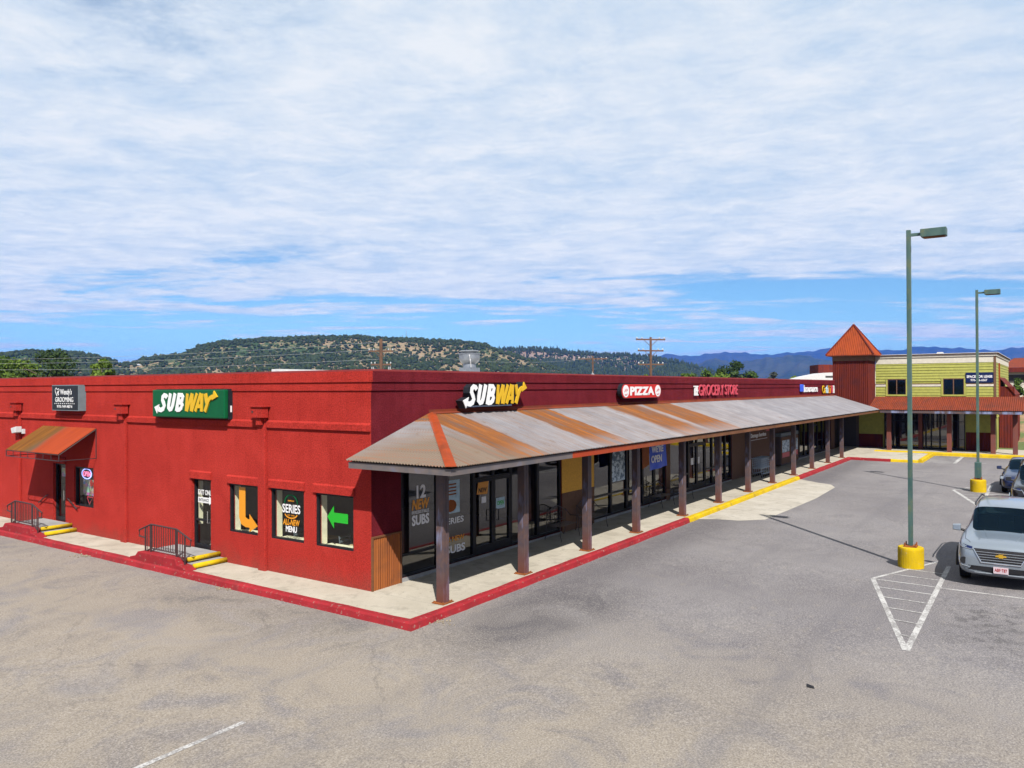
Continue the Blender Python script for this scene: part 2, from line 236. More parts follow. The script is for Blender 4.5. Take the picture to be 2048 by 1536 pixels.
# glass
def glass(n, tint, refl=.10, rough=.02, gc=(.95, .95, .95)):
    m = bpy.data.materials.new(n); m.use_nodes = True; t = m.node_tree; t.nodes.remove(t.nodes['Principled BSDF']); o = t.nodes['Material Output']
    tr = t.nodes.new('ShaderNodeBsdfTransparent'); tr.inputs[0].default_value = (*tint, 1); gl = t.nodes.new('ShaderNodeBsdfGlossy'); gl.inputs['Roughness'].default_value = rough; gl.inputs[0].default_value = (*gc, 1)
    ge = t.nodes.new('ShaderNodeNewGeometry'); dt = t.nodes.new('ShaderNodeVectorMath'); dt.operation = 'DOT_PRODUCT'; t.links.new(ge.outputs['Normal'], dt.inputs[0]); t.links.new(ge.outputs['Incoming'], dt.inputs[1])
    def mm(op, a_, b_=None):
        q = t.nodes.new('ShaderNodeMath'); q.operation = op; q.use_clamp = op == 'ADD'
        for i_, v_ in enumerate((a_, b_)):
            if v_ is None: continue
            if isinstance(v_, (int, float)): q.inputs[i_].default_value = v_
            else: t.links.new(v_, q.inputs[i_])
        return q
    ad = mm('ADD', mm('MULTIPLY', mm('POWER', mm('SUBTRACT', 1.0, mm('ABSOLUTE', dt.outputs['Value']).outputs[0]).outputs[0], 5.0).outputs[0], .96).outputs[0], .04+refl)
    mi = t.nodes.new('ShaderNodeMixShader'); t.links.new(ad.outputs[0], mi.inputs[0]); t.links.new(tr.outputs[0], mi.inputs[1]); t.links.new(gl.outputs[0], mi.inputs[2]); t.links.new(mi.outputs[0], o.inputs[0]); M[n] = m
glass('store_glass', (.36, .34, .32), .075); glass('clear_glass', (.82, .84, .82), .01); glass('car_glass', (.16, .24, .25), .01, .04, (.22, .42, .62))
def carpaint(n, c, metal=.5, rough=.32):
    m = mat(n, c, rough, metal); p = m.node_tree.nodes['Principled BSDF']; p.inputs['Coat Weight'].default_value = .8; p.inputs['Coat Roughness'].default_value = .05; b = NB(m)
    b.col(b.mix(b.rng(b.noise(900, 2, .5), .35, .65), tuple(q*.86 for q in c), tuple(min(1, q*1.12) for q in c))); M[n] = m
carpaint('silver_paint', (.185, .215, .250), .5, .28); carpaint('navy_paint', (.006, .014, .060)); carpaint('black_paint', (.008, .006, .006))
m = mat('pole_paint', rough=.5); b = NB(m); q = b.noise(1.2, 5, .6, scale=(4, 4, .5)); k = b.mix(b.rng(q, .38, .62), (.018, .050, .048), (.040, .078, .068)); k = b.mix(b.rng(b.noise(2.2, 5, .7), .50, .66), k, (.065, .080, .040)); b.col(k); M['pole_paint'] = m
def emis(n, c, s=1):
    m = mat(n, c, .5); p = m.node_tree.nodes['Principled BSDF']; p.inputs['Emission Color'].default_value = (*c, 1); p.inputs['Emission Strength'].default_value = s; M[n] = m
emis('neon_blue', (.35, .40, 1.0), 1.0); emis('neon_red', (1.0, .22, .42), .8)
m = mat('poster_art', rough=.5); b = NB(m); k = b.mix(b.rng(b.noise(7, 4, .7), .45, .55), (.05, .10, .16), (.42, .52, .60)); b.col(k); M['poster_art'] = m
m = mat('window_clutter', rough=.6); b = NB(m); v = b.n('ShaderNodeTexVoronoi'); v.inputs['Scale'].default_value = 9; b.l(b.c.outputs['Object'], v.inputs[0]); b.col(b.mix(.65, v.outputs['Color'], (.10, .14, .16))); M['window_clutter'] = m

# ------------------------------------------------------------------ geometry helpers
OFF = {}
def off(o): return OFF.get(o.name, Vector((0, 0, 0))) if o else Vector((0, 0, 0))
def tag(o, label=None, cat=None, group=None, kind=None):
    if label: o['label'] = label
    if cat: o['category'] = cat
    if group: o['group'] = group
    if kind: o['kind'] = kind
    return o
def thing(name, loc, label, cat, group=None, rotz=0):
    o = bpy.data.objects.new(name, None); COL.objects.link(o); o.location = loc; o.rotation_euler = (0, 0, rotz); o.empty_display_size = .3
    OFF[o.name] = Vector(loc); return tag(o, label, cat, group)
def gz(x): return .0062*max(-60, min(60, x))
class MB:
    def __init__(s): s.v = []; s.f = []; s.m = []
    def add(s, vs, fs, m=0):
        k = len(s.v); s.v += [tuple(p) for p in vs]; s.f += [tuple(i+k for i in f) for f in fs]; s.m += [m]*len(fs); return s
    def box(s, x0, x1, y0, y1, z0, z1, m=0):
        x0, x1 = sorted((x0, x1)); y0, y1 = sorted((y0, y1)); z0, z1 = sorted((z0, z1))
        return s.add([(x0, y0, z0), (x1, y0, z0), (x1, y1, z0), (x0, y1, z0), (x0, y0, z1), (x1, y0, z1), (x1, y1, z1), (x0, y1, z1)],
                     [(3, 2, 1, 0), (4, 5, 6, 7), (0, 1, 5, 4), (1, 2, 6, 5), (2, 3, 7, 6), (3, 0, 4, 7)], m)
    def quad(s, a, b_, c, d, m=0): return s.add([a, b_, c, d], [(0, 1, 2, 3)], m)
    def tube(s, pts, r, n=8, m=0, caps=True, r2=None):
        pts = [Vector(p) for p in pts]; vs = []; fs = []
        for i, p in enumerate(pts):
            t = (pts[min(i+1, len(pts)-1)]-pts[max(i-1, 0)]).normalized(); a = t.cross(Vector((0, 0, 1)) if abs(t.z) < .9 else Vector((1, 0, 0))).normalized(); b_ = t.cross(a)
            rr_ = r if r2 is None else r+(r2-r)*i/(len(pts)-1)
            for k in range(n): q = 2*math.pi*k/n + (math.pi/4 if n == 4 else 0); vs.append(p+a*math.cos(q)*rr_+b_*math.sin(q)*rr_)
        for i in range(len(pts)-1):
            for k in range(n): fs.append((i*n+k, i*n+(k+1) % n, (i+1)*n+(k+1) % n, (i+1)*n+k))
        if caps: fs.append(tuple(range(n-1, -1, -1))); fs.append(tuple((len(pts)-1)*n+k for k in range(n)))
        return s.add(vs, fs, m)
    def lathe(s, cx, cy, prof, n=24, m=0):
        vs = []; fs = []
        for r, z_ in prof:
            for k in range(n): q = 2*math.pi*k/n; vs.append((cx+r*math.cos(q), cy+r*math.sin(q), z_))
        for i in range(len(prof)-1):
            for k in range(n): fs.append((i*n+k, i*n+(k+1) % n, (i+1)*n+(k+1) % n, (i+1)*n+k))
        fs.append(tuple(range(n-1, -1, -1))); fs.append(tuple((len(prof)-1)*n+k for k in range(n)))
        return s.add(vs, fs, m)
    def prism(s, fr, poly, d0, d1, m=0):
        """poly in (u,v) of frame fr, extruded between depths d0 and d1"""
        n = len(poly); vs = [fr(u, v_, d0) for u, v_ in poly]+[fr(u, v_, d1) for u, v_ in poly]
        fs = [tuple(range(n)), tuple(range(2*n-1, n-1, -1))]+[(i, i+n, (i+1) % n+n, (i+1) % n) for i in range(n)]
        return s.add(vs, fs, m)
    def fbox(s, fr, u0, u1, v0, v1, d0, d1, m=0): return s.prism(fr, [(u0, v0), (u1, v0), (u1, v1), (u0, v1)], d0, d1, m)
    def stroke(s, fr, pts, w, d0, d1, m=0):
        P_ = [Vector((p[0], p[1])) for p in pts]; lf = []; rt = []
        for i, p in enumerate(P_):
            t = (P_[min(i+1, len(P_)-1)]-P_[max(i-1, 0)]).normalized(); nn = Vector((-t.y, t.x))*w/2; lf.append(p+nn); rt.append(p-nn)
        n = len(P_)
        for i in range(n-1): s.prism(fr, [tuple(lf[i]), tuple(rt[i]), tuple(rt[i+1]), tuple(lf[i+1])], d0, d1+.0004*i, m)
        return s
    def text(s, fr, body, u0, u1, v0, v1, d0, d1, m=0, bold=.02, shear=0):
        cu = bpy.data.curves.new('t', 'FONT'); cu.body = body; cu.offset = bold; cu.shear = shear; cu.resolution_u = 3; cu.extrude = .5
        o = bpy.data.objects.new('t', cu); COL.objects.link(o); dg = bpy.context.evaluated_depsgraph_get(); me = bpy.data.meshes.new_from_object(o.evaluated_get(dg))
        co = [v.co.copy() for v in me.vertices]; xs = [c.x for c in co]; ys = [c.y for c in co]; a, b_, c_, d_ = min(xs), max(xs), min(ys), max(ys)
        vs = [fr(u0+(q.x-a)/(b_-a)*(u1-u0), v0+(q.y-c_)/(d_-c_)*(v1-v0), d0 if q.z < 0 else d1) for q in co]
        s.add(vs, [tuple(p.vertices) for p in me.polygons], m); bpy.data.objects.remove(o); bpy.data.curves.remove(cu); bpy.data.meshes.remove(me); return s
    def build(s, name, mats, parent=None, label=None, cat=None, group=None, kind=None, smooth=False, fix=True, bevel=0):
        me = bpy.data.meshes.new(name); of = off(parent); me.from_pydata([(v[0]-of.x, v[1]-of.y, v[2]-of.z) for v in s.v], [], s.f); me.update()
        if isinstance(mats, str): mats = [mats]
        for q in mats: me.materials.append(M[q])
        if len(mats) > 1: me.polygons.foreach_set('material_index', s.m)
        if fix:
            bm = bmesh.new(); bm.from_mesh(me); bmesh.ops.recalc_face_normals(bm, faces=bm.faces); bm.to_mesh(me); bm.free()
        if smooth: me.polygons.foreach_set('use_smooth', [True]*len(me.polygons))
        o = bpy.data.objects.new(name, me); COL.objects.link(o)
        if parent: o.parent = parent; OFF[o.name] = of
        if bevel: bv = o.modifiers.new('bevel', 'BEVEL'); bv.width = bevel; bv.segments = 2; bv.limit_method = 'ANGLE'
        return tag(o, label, cat, group, kind)
def frame(o, ex, ey, en):
    o, ex, ey, en = map(Vector, (o, ex, ey, en)); return lambda u, v_, d=0: tuple(o+ex*u+ey*v_+en*d)
FL = frame((0, 0, 0), (0, -1, 0), (0, 0, 1), (-1, 0, 0))     # left wall, u=-y, d outwards
FR = frame((0, 0, 0), (1, 0, 0), (0, 0, 1), (0, -1, 0))      # long front, u=x
FG = frame((50, 0, 0), (0, -1, 0), (0, 0, 1), (-1, 0, 0))    # green building front
def copy_tree(o, loc=None, label=None, group=None, parent=None):
    c = o.copy(); COL.objects.link(c)
    if parent: c.parent = parent
    for ch in list(o.children): copy_tree(ch, parent=c)
    if loc is not None: c.location = loc; 
    if label: c['label'] = label
    if group: c['group'] = group
    return c
def wall(fr, u0, u1, v0, v1, openings, d=0, reveal=.2):
    """one sheet with openings (list of u0,u1,v0,v1) and reveals"""
    mb = MB(); us = sorted({u0, u1, *[o[0] for o in openings], *[o[1] for o in openings]}); vs = sorted({v0, v1, *[o[2] for o in openings], *[o[3] for o in openings]})
    for i in range(len(us)-1):
        for j in range(len(vs)-1):
            cu, cv = (us[i]+us[i+1])/2, (vs[j]+vs[j+1])/2
            if any(o[0] < cu < o[1] and o[2] < cv < o[3] for o in openings): continue
            mb.quad(fr(us[i], vs[j], d), fr(us[i+1], vs[j], d), fr(us[i+1], vs[j+1], d), fr(us[i], vs[j+1], d))
    for a, b_, c, e in openings:
        for (p, q) in (((a, c), (b_, c)), ((b_, c), (b_, e)), ((b_, e), (a, e)), ((a, e), (a, c))):
            mb.quad(fr(*p, d), fr(*q, d), fr(*q, d-reveal), fr(*p, d-reveal))
    return mb

# ------------------------------------------------------------------ ground, lot, walks
mb = MB(); xs = [-9000, -300, -60, -20, 0, 20, 40, 60, 90, 300, 9000]; ys = [-9000, -300, -60, 0, 60, 300, 9000]
for i in range(len(xs)-1):
    for j in range(len(ys)-1):
        g = lambda a: gz(a)-.22; mb.quad((xs[i], ys[j], g(xs[i])), (xs[i+1], ys[j], g(xs[i+1])), (xs[i+1], ys[j+1], g(xs[i+1])), (xs[i], ys[j+1], g(xs[i])))
mb.build('ground', 'dirt', kind='structure')
mb = MB(); mb.quad((-60, -60, gz(-60)-.15), (47, -60, gz(47)-.15), (47, 60, gz(47)-.15), (-60, 60, gz(-60)-.15)); mb.build('parking_lot', 'asphalt', kind='structure')
# raised dirt bank right of the green building
mb = MB(); n = 14
def bank(a, c): return .25+max(0, (a-52))*.055+.25*math.sin(a*.7+c*.5)*min(1, max(0, (a-52)/8))
for i in range(n):
    for j in range(n):
        p = [(52+i*4+dx*4, -70+j*4.3+dy*4.3) for dx, dy in ((0, 0), (1, 0), (1, 1), (0, 1))]; mb.quad(*[(a, c, bank(a, c)) for a, c in p])
mb.build('dirt_bank', 'dirt', kind='structure', smooth=True)
GS = lambda a: gz(a)
def slab(mb, pts, h0, h1, m=0):      # polygon prism following the slope
    n = len(pts); vs = [(a, c, gz(a)+h0) for a, c in pts]+[(a, c, gz(a)+h1) for a, c in pts]
    mb.add(vs, [tuple(range(n-1, -1, -1)), tuple(range(n, 2*n))]+[(i, (i+1) % n, (i+1) % n+n, i+n) for i in range(n)], m); return mb
mb = MB(); slab(mb, [(-1.18, -2.32), (40.9, -2.32), (40.9, .05), (0.06, .05), (0.06, 30), (-1.18, 30)], -.15, 0)
slab(mb, [(40.9, -2.32), (40.9, -4.9), (46.7, -6.2), (46.7, -12.6), (49.0, -12.6), (52.2, -12.6), (52.2, .05), (40.9, .05)], -.15, 0.0)
mb.build('sidewalk', 'sidewalk', kind='structure')
def kerb(name, pts, w, mat_, h=.012, out=-.16, close=False):
    """kerb strip: path along its inner edge, width w to the right hand side"""
    mb = MB(); P_ = []
    for i, (a, c) in enumerate(pts):
        p = Vector((a, c)); t1 = (Vector(pts[i])-Vector(pts[i-1])).normalized() if i else None; t2 = (Vector(pts[i+1])-p).normalized() if i < len(pts)-1 else None
        if t1 is None: nn = Vector((t2.y, -t2.x))
        elif t2 is None: nn = Vector((t1.y, -t1.x))
        else: h_ = (Vector((t1.y, -t1.x))+Vector((t2.y, -t2.x))).normalized(); nn = h_/max(.3, h_.dot(Vector((t1.y, -t1.x))))
        P_.append((p, nn))
    # subdivide with slight wobble
    rows = []
    for i in range(len(P_)-1):
        k = max(2, int((P_[i+1][0]-P_[i][0]).length/.45)); 
        for j in range(k+(1 if i == len(P_)-2 else 0)):
            t = j/k; p = P_[i][0].lerp(P_[i+1][0], t); nn = P_[i][1].lerp(P_[i+1][1], t); ww = w*(1+random.uniform(-.06, .06)); z_ = gz(p.x)+random.uniform(-.006, .006)
            i0 = (p.x, p.y, z_+h-.03); i1 = (p.x, p.y, z_+h); e1 = p+nn*(ww-.045); e2 = p+nn*ww; o2 = p+nn*(ww+.03)
            rows.append([i0, i1, (e1.x, e1.y, z_+h+.004), (e2.x, e2.y, z_+h-.035), (o2.x, o2.y, z_+out)])
    for a, b_ in zip(rows, rows[1:]):
        for q in range(4): mb.quad(a[q], b_[q], b_[q+1], a[q+1])
    mb.add(rows[0]+[(rows[0][0][0], rows[0][0][1], rows[0][4][2])], [(0, 1, 2, 3, 4, 5)]); mb.add(rows[-1]+[(rows[-1][0][0], rows[-1][0][1], rows[-1][4][2])], [(5, 4, 3, 2, 1, 0)])
    return mb.build(name, mat_, kind='structure', smooth=False)
kerb('kerb_red', [(-1.15, 30), (-1.15, -2.28), (13.6, -2.28)], .20, 'kerb_red')
kerb('kerb_yellow', [(13.61, -2.28), (14.4, -2.28), (28.4, -2.28)], .20, 'kerb_yellow', h=.013)
kerb('kerb_red', [(28.41, -2.28), (40.95, -2.28), (40.75, -4.85)], .20, 'kerb_red')
kerb('kerb_yellow', [(40.74, -4.86), (40.8, -6.4)], .2, 'kerb_yellow')
kerb('kerb_yellow', [(40.8, -6.4), (46.7, -6.4)], .22, 'kerb_yellow', h=.06)
kerb('kerb_yellow', [(47.1, -2.9), (47.1, -12.5)], .8, 'kerb_yellow', h=.05, out=-.2)
# drain notches in the red kerb: gravel spill at each
for i, (a, c, lb) in enumerate([(-1.45, 3.8, 'rubble and dead weeds at the kerb drain right of the nearer steps'), (-1.45, 10.6, 'rubble at the kerb drain between the two flights of steps'), (-.55, -2.62, 'rubble and dark hole in the red kerb beside the corner post')]):
    mb = MB()
    for k in range(26):
        p = Vector((a+random.gauss(0, .10), c+random.gauss(0, .14), gz(a)-.15)); r = random.uniform(.012, .032); mb.lathe(p.x, p.y, [(r*.7, p.z), (r, p.z+r*.6), (r*.4, p.z+r*1.2)], 5)
    mb.build('rubble', 'rubble', label=lb, cat='rubble')
mb = MB(); mb.add([(.06, -10.16, gz(0)-.14), (.16, -10.12, gz(0)-.137), (.19, -10.0, gz(0)-.128), (.07, -10.03, gz(0)-.139), (.12, -10.08, gz(0)-.118)], [(0, 1, 4), (1, 2, 4), (2, 3, 4), (3, 0, 4)]); mb.build('scrap', 'plastic_black', label='small flattened black scrap lying in the middle of the parking lot', cat='litter')
# concrete apron ramp at the yellow kerb
mb = MB(); ap = [(14.3, -2.52), (14.75, -3.1), (14.9, -3.9), (15.6, -4.6), (18.2, -4.72), (22, -4.85), (26.2, -4.72), (27.2, -4.3), (27.6, -3.6), (28.5, -2.52)]
mb.add([(a, c, gz(a)-.144+(.012 if c > -2.6 else 0)) for a, c in ap], [tuple(range(len(ap)))]); mb.build('concrete_apron', 'apron', kind='structure')
mb = MB(); slab(mb, [(41.0, -4.95), (46.72, -2.7), (46.72, -6.38), (41.0, -6.38)], -.145, -.02); mb.build('concrete_landing', 'apron', kind='structure')
# painted markings
def line(mb, p, q, w, h=-.1455):
    p, q = Vector(p), Vector(q); t = (q-p).normalized(); nn = Vector((-t.y, t.x))*w/2; c = [p+nn, p-nn, q-nn, q+nn]; mb.quad(*[(k.x, k.y, gz(k.x)+h) for k in c])
def lines(segs, label=None):
    for sname, ss in segs: 
        mb = MB(); 
        for i, (p, q, w) in enumerate(ss): line(mb, p, q, w, -.1455+.0006*i)
        mb.build(sname, 'worn_paint', kind='structure')
lines([('painted_line', [((-6.02, -3.34), (-9.6, -3.40), .10)]),
 ('island_markings', [((8.45, -9.55), (2.95, -11.1), .115), ((2.95, -11.12), (11.0, -11.02), .115), ((8.45, -9.55), (11.4, -10.7), .09)] + [((xv, yl, ), (xv-.06, -11.05), .06) for xv, yl in [(10.0, -10.12), (9.2, -9.8), (8.4, -9.6), (7.6, -9.85), (6.7, -10.08), (5.8, -10.33), (4.9, -10.6), (3.9, -10.86)]]),
 ('stall_line', [((8.33, -11.08), (8.26, -22), .09)]),
 ('island_markings', [((28.1, -9.5), (23.1, -10.9), .14), ((23.1, -10.92), (31, -10.85), .14), ((28.1, -9.5), (31, -10.7), .09)] + [((xv, yl), (xv-.06, -10.9), .06) for xv, yl in [(29.4, -10.05), (28.5, -9.72), (27.6, -9.65), (26.7, -9.9), (25.8, -10.15), (24.9, -10.4)]]),
 ('stall_line', [((27.3, -10.95), (27.2, -24), .09)]),
 ('hatched_bay', [((41.2, -8.3), (46.6, -8.3), .2), ((41.2, -6.75), (41.2, -8.25), .10)] + [((41.8+i*.75, -6.75), (41.8+i*.75, -8.25), .16) for i in range(7)])])
mb = MB(); line(mb, (42.2, -9.55), (42.9, -9.5), .10); line(mb, (42.0, -9.3), (42.4, -9.9), .10, -.1449); mb.build('accessible_bay_symbol', 'worn_paint', kind='structure')

# ------------------------------------------------------------------ the strip mall
MALL = thing('shopping_building', (0, 0, 0), 'long one-storey red stucco shop building with a rusty corrugated canopy along its front', 'building')
TOP = 5.28
left_open = [(-15.74, -14.85, .23, 2.28), (-14.25, -12.95, .89, 2.24), (-7.36, -6.41, .19, 2.26), (-5.56, -4.22, .88, 2.23), (-3.75, -2.42, .88, 2.23), (-1.98, -.61, .88, 2.23)]
wall(FL, -30, 0, -.6, TOP, left_open).build('side_wall', 'stucco_red', MALL)
STX = [(1.03, 8.72), (10.95, 17.15), (17.6, 25.2), (36.9, 46.3)]       # glazed runs of the long front
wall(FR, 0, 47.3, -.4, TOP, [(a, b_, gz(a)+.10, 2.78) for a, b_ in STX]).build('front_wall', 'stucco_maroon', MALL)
mb = MB(); mb.box(.25, 47.1, .25, 29.8, 4.6, 4.7); mb.build('roof', 'roof_flat', MALL)
mb = MB(); mb.quad((.22, .22, 4.7), (.22, 30, 4.7), (.22, 30, TOP), (.22, .22, TOP)); mb.quad((.22, .22, 4.7), (47.3, .22, 4.7), (47.3, .22, TOP), (.22, .22, TOP))
mb.quad((47.3, 0, -.4), (47.3, 30, -.4), (47.3, 30, TOP), (47.3, 0, TOP)); mb.quad((0, 30, -.4), (47.3, 30, -.4), (47.3, 30, TOP), (0, 30, TOP)); mb.build('parapet', 'stucco_red', MALL)
mb = MB(); mb.box(-.055, .24, -.055, 30.02, TOP, TOP+.045); mb.box(.24, 47.35, -.055, .24, TOP, TOP+.045); mb.build('parapet_cap', 'parapet_cap', MALL)
# stucco bands
mb = MB(); mb.fbox(FL, -30, .06, 5.02, TOP, .002, .06); mb.fbox(FL, -30, .03, 4.81, 5.02, .002, .03); mb.prism(frame((0, 0, 0), (-1, 0, 0), (0, 0, 1), (0, 1, 0)), [(.002, 3.83), (.055, 3.83), (.055, 3.98), (.002, 4.03)], .01, 30)
for a, b_, c, e in left_open[2:] + left_open[:1]: mb.prism(frame((0, 0, 0), (-1, 0, 0), (0, 0, 1), (0, -1, 0)), [(.002, e+.005), (.05, e+.005), (.05, e+.20), (.002, e+.24)], a-.05, b_+.05)
mb.build('stucco_band', 'stucco_red', MALL)
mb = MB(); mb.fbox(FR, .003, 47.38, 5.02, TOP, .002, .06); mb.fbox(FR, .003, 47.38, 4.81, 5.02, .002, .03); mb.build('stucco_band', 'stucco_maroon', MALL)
for yc in (18.28, 10.95, 4.02):
    mb = MB(); mb.fbox(FL, -yc-.15, -yc+.15, -.14, 4.12, .001, .10); d = mb.build('downspout', 'stucco_red', MALL, bevel=.015)
    mb = MB(); mb.fbox(FL, -yc-.25, -yc+.25, 4.10, 4.38, .056, .24); mb.fbox(FL, -yc-.29, -yc+.29, 4.382, 4.42, .001, .28); mb.fbox(FL, -yc-.11, -yc+.11, 3.9, 4.098, .105, .18); mb.build('scupper_box', 'stucco_red', d)
    mb = MB(); mb.fbox(FL, -yc-.20, -yc-.14, 4.22, 4.28, .242, .248); mb.build('weep_hole', 'black_iron', d)
def pane_set(fr, u0, u1, v0, v1, name='window', mull=(), trans=(), f=.06, gl='store_glass', dd=-.06, door=False, deep=.09):
    mb = MB(); mb.fbox(fr, u0, u0+f, v0, v1, dd-deep/2, dd+deep/2); mb.fbox(fr, u1-f, u1, v0, v1, dd-deep/2, dd+deep/2); mb.fbox(fr, u0+f, u1-f, v1-f, v1, dd-deep/2, dd+deep/2); mb.fbox(fr, u0+f, u1-f, v0, v0+f*(2.6 if door else 1), dd-deep/2, dd+deep/2)
    for t in mull: mb.fbox(fr, t-f/2, t+f/2, v0+f, v1-f, dd-deep/2+.002, dd+deep/2-.002)
    for t in trans: mb.fbox(fr, u0+f, u1-f, t-f/2, t+f/2, dd-deep/2+.004, dd+deep/2-.004)
    o = mb.build(name, 'black_frame', MALL)
    g_ = MB(); g_.quad(fr(u0+f*.5, v0+f*.5, dd), fr(u1-f*.5, v0+f*.5, dd), fr(u1-f*.5, v1-f*.5, dd), fr(u0+f*.5, v1-f*.5, dd)); g_.build('pane', gl, o)
    return o
d1 = pane_set(FL, -15.74, -14.85, .23, 2.28, 'door', trans=(), gl='clear_glass', dd=-.14, door=True)
pane_set(FL, -14.25, -12.95, .89, 2.24, gl='clear_glass', dd=-.10)
d2 = pane_set(FL, -7.36, -6.41, .19, 2.26, 'door', trans=(1.05,), gl='clear_glass', dd=-.14, door=True)
for a, b_, c, e in left_open[3:]: pane_set(FL, a, b_, c, e, gl='clear_glass', dd=-.08, f=.05)
for o, u in ((d1, -15.0), (d2, -6.6)):
    mb = MB(); mb.tube([FL(u, 1.0, -.09), FL(u, 1.0, -.02), FL(u, 1.35, -.02), FL(u, 1.35, -.09)], .014, 6); mb.build('handle', 'chrome', o)
# cream inner jambs and sills seen through the side windows
mb = MB()
for a, b_, c, e in left_open[2:]:
    mb.fbox(FL, a-.03, a+.03, max(c, .9)-.02, e, -.36, -.201); mb.fbox(FL, b_-.03, b_+.03, c, e, -.55, -.201)
    if c > .5: mb.fbox(FL, a+.03, b_-.03, c-.05, c-.01, -.55, -.201)
mb.build('inner_reveal', 'cream', MALL)
# storefront glazing
def store(u0, u1, divs, doors=(), head=2.78, rails=(), base=.10):
    """divs: list of u marks; doors: indices that are door leaves; rails: indices with a low rail"""
    marks = [u0]+list(divs)+[u1]
    for i in range(len(marks)-1):
        a, b_ = marks[i]+.002, marks[i+1]-.002; z0 = gz(a)+base+.004
        if i in doors:
            o = pane_set(FR, a, b_, z0, 2.26, 'door', f=.09, door=True, dd=-.07); pane_set(FR, a, b_, 2.262, head-.004, 'transom', f=.05, dd=-.07)
            side = b_-.12 if (i+1) in doors else a+.12
            mb = MB(); mb.tube([FR(side, 1.0, -.02), FR(side, 1.0, .06), FR(side, 1.32, .06), FR(side, 1.32, -.02)], .016, 6); mb.build('handle', 'black_frame', o)
        else: pane_set(FR, a, b_, z0, head-.004, 'window', f=.06, dd=-.07, trans=(z0+.78,) if i in rails else (z0+.55,) if i == 0 and u0 < 2 else (), deep=.11)
    mb = MB(); mb.prism(FR, [(u0, gz(u0)-.05), (u1, gz(u1)-.05), (u1, gz(u0)+.099), (u0, gz(u0)+.099)], -.2, .02); mb.build('sill_kerb', 'step_concrete', MALL)
store(1.03, 8.72, [2.5, 4.05, 4.98, 5.85, 6.45, 7.35], doors=(2, 3), rails=())
store(10.95, 17.15, [12.3, 13.6, 15.0, 16.1], doors=(3,), rails=(0, 1, 2))
store(17.6, 25.2, [18.95, 19.7, 20.7, 21.7, 22.6, 23.6, 24.4], doors=(2, 3), rails=(1, 4, 5))
store(36.9, 46.3, [38.0, 39.2, 40.3, 41.5, 42.6, 43.9, 45.1], doors=(3, 4), rails=(5,))
# painted wall patches under the canopy
for (a, b_) in ((8.75, 10.93),):
    mb = MB(); mb.fbox(FR, a, b_, 1.36, 3.05, .003, .02); mb.build('yellow_panel', 'yellow_stucco', MALL)
    mb = MB(); mb.fbox(FR, a, b_, 0, 1.355, .003, .024); mb.build('brown_dado', 'brown_paint', MALL)
for (a, b_) in ((17.16, 17.59), (25.22, 36.88), (46.32, 47.38)):
    mb = MB(); mb.fbox(FR, a, b_, 0, 2.9, .003, .02); mb.build('brown_panel', 'brown_paint', MALL)
mb = MB(); u = 0.03; z0 = 0
vs = []
while u < .97: vs.append((u, .03 if int(round(u/.0385)) % 2 else .012)); u += .0385
poly = [(a, d) for a, d in vs]
for (a, d), (b_, e) in zip(poly, poly[1:]): mb.quad(FR(a, 0, d), FR(b_, 0, e), FR(b_, 1.26, e), FR(a, 1.26, d))
mb.build('wainscot', 'wainscot', MALL)
mb = MB(); mb.fbox(FR, -.005, .03, 0, 1.30, -.01, .045); mb.fbox(FR, .03, .97, 1.26, 1.30, .002, .045); mb.fbox(FR, .97, 1.01, 0, 1.30, .002, .045); mb.build('wainscot_trim', 'fascia_brown', MALL)
# inside: floors, back walls, so that the glass has a room behind it
mb = MB(); mb.box(.3, 47, .3, 8, 0, .09); mb.box(.3, 6, 8, 29, .0, .09); mb.build('floor_inside', 'floor_tile', MALL)
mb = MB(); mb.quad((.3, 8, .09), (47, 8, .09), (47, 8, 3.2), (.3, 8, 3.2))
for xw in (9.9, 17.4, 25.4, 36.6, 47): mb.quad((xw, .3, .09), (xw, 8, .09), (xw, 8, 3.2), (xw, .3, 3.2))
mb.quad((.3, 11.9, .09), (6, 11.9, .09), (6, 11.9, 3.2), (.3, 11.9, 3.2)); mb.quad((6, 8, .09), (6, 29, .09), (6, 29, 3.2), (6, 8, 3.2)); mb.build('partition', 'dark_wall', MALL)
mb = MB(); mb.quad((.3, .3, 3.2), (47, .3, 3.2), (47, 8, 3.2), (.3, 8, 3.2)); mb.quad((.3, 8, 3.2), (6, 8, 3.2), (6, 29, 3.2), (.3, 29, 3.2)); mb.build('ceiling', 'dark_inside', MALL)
# canopy ----------------------------------------------------------
EY, EX, EZ, RZ = -3.14, -.81, 3.21, 4.21
def corr(mb, us, lo_f, hi_f, nrm, amp=.018, pitch=.0889, rows=5, m=0):
    nrm = Vector(nrm).normalized(); prev = None
    for u in us:
        a, b_ = Vector(lo_f(u)), Vector(hi_f(u)); w = amp*math.cos(2*math.pi*u/pitch)
        c = [a.lerp(b_, k/rows)+nrm*w for k in range(rows+1)]
        if prev:
            for k in range(rows): mb.quad(prev[k], c[k], c[k+1], prev[k+1], m)
        prev = c
def frange(a, b_, st):
    n = int(round((b_-a)/st)); return [a+(b_-a)*i/n for i in range(n+1)]
P = .0889
mb = MB()
def mlo(u): return (u, EY+max(0, u-46.9), EZ+.3185*max(0, u-46.9))
def mhi(u):
    if u < 2.15: t = (u-EX)/(2.15-EX); return (u, EY*(1-t), EZ+t)
    return (u, -.005 if u < 47.39 else -2.36, RZ if u < 47.39 else EZ+.3185*(EY*-1-2.36))
corr(mb, frange(EX, 26, P/4), mlo, mhi, (0, -.3, 1), pitch=P); corr(mb, frange(26, 47.3, P/3), mlo, mhi, (0, -.3, 1), pitch=P)
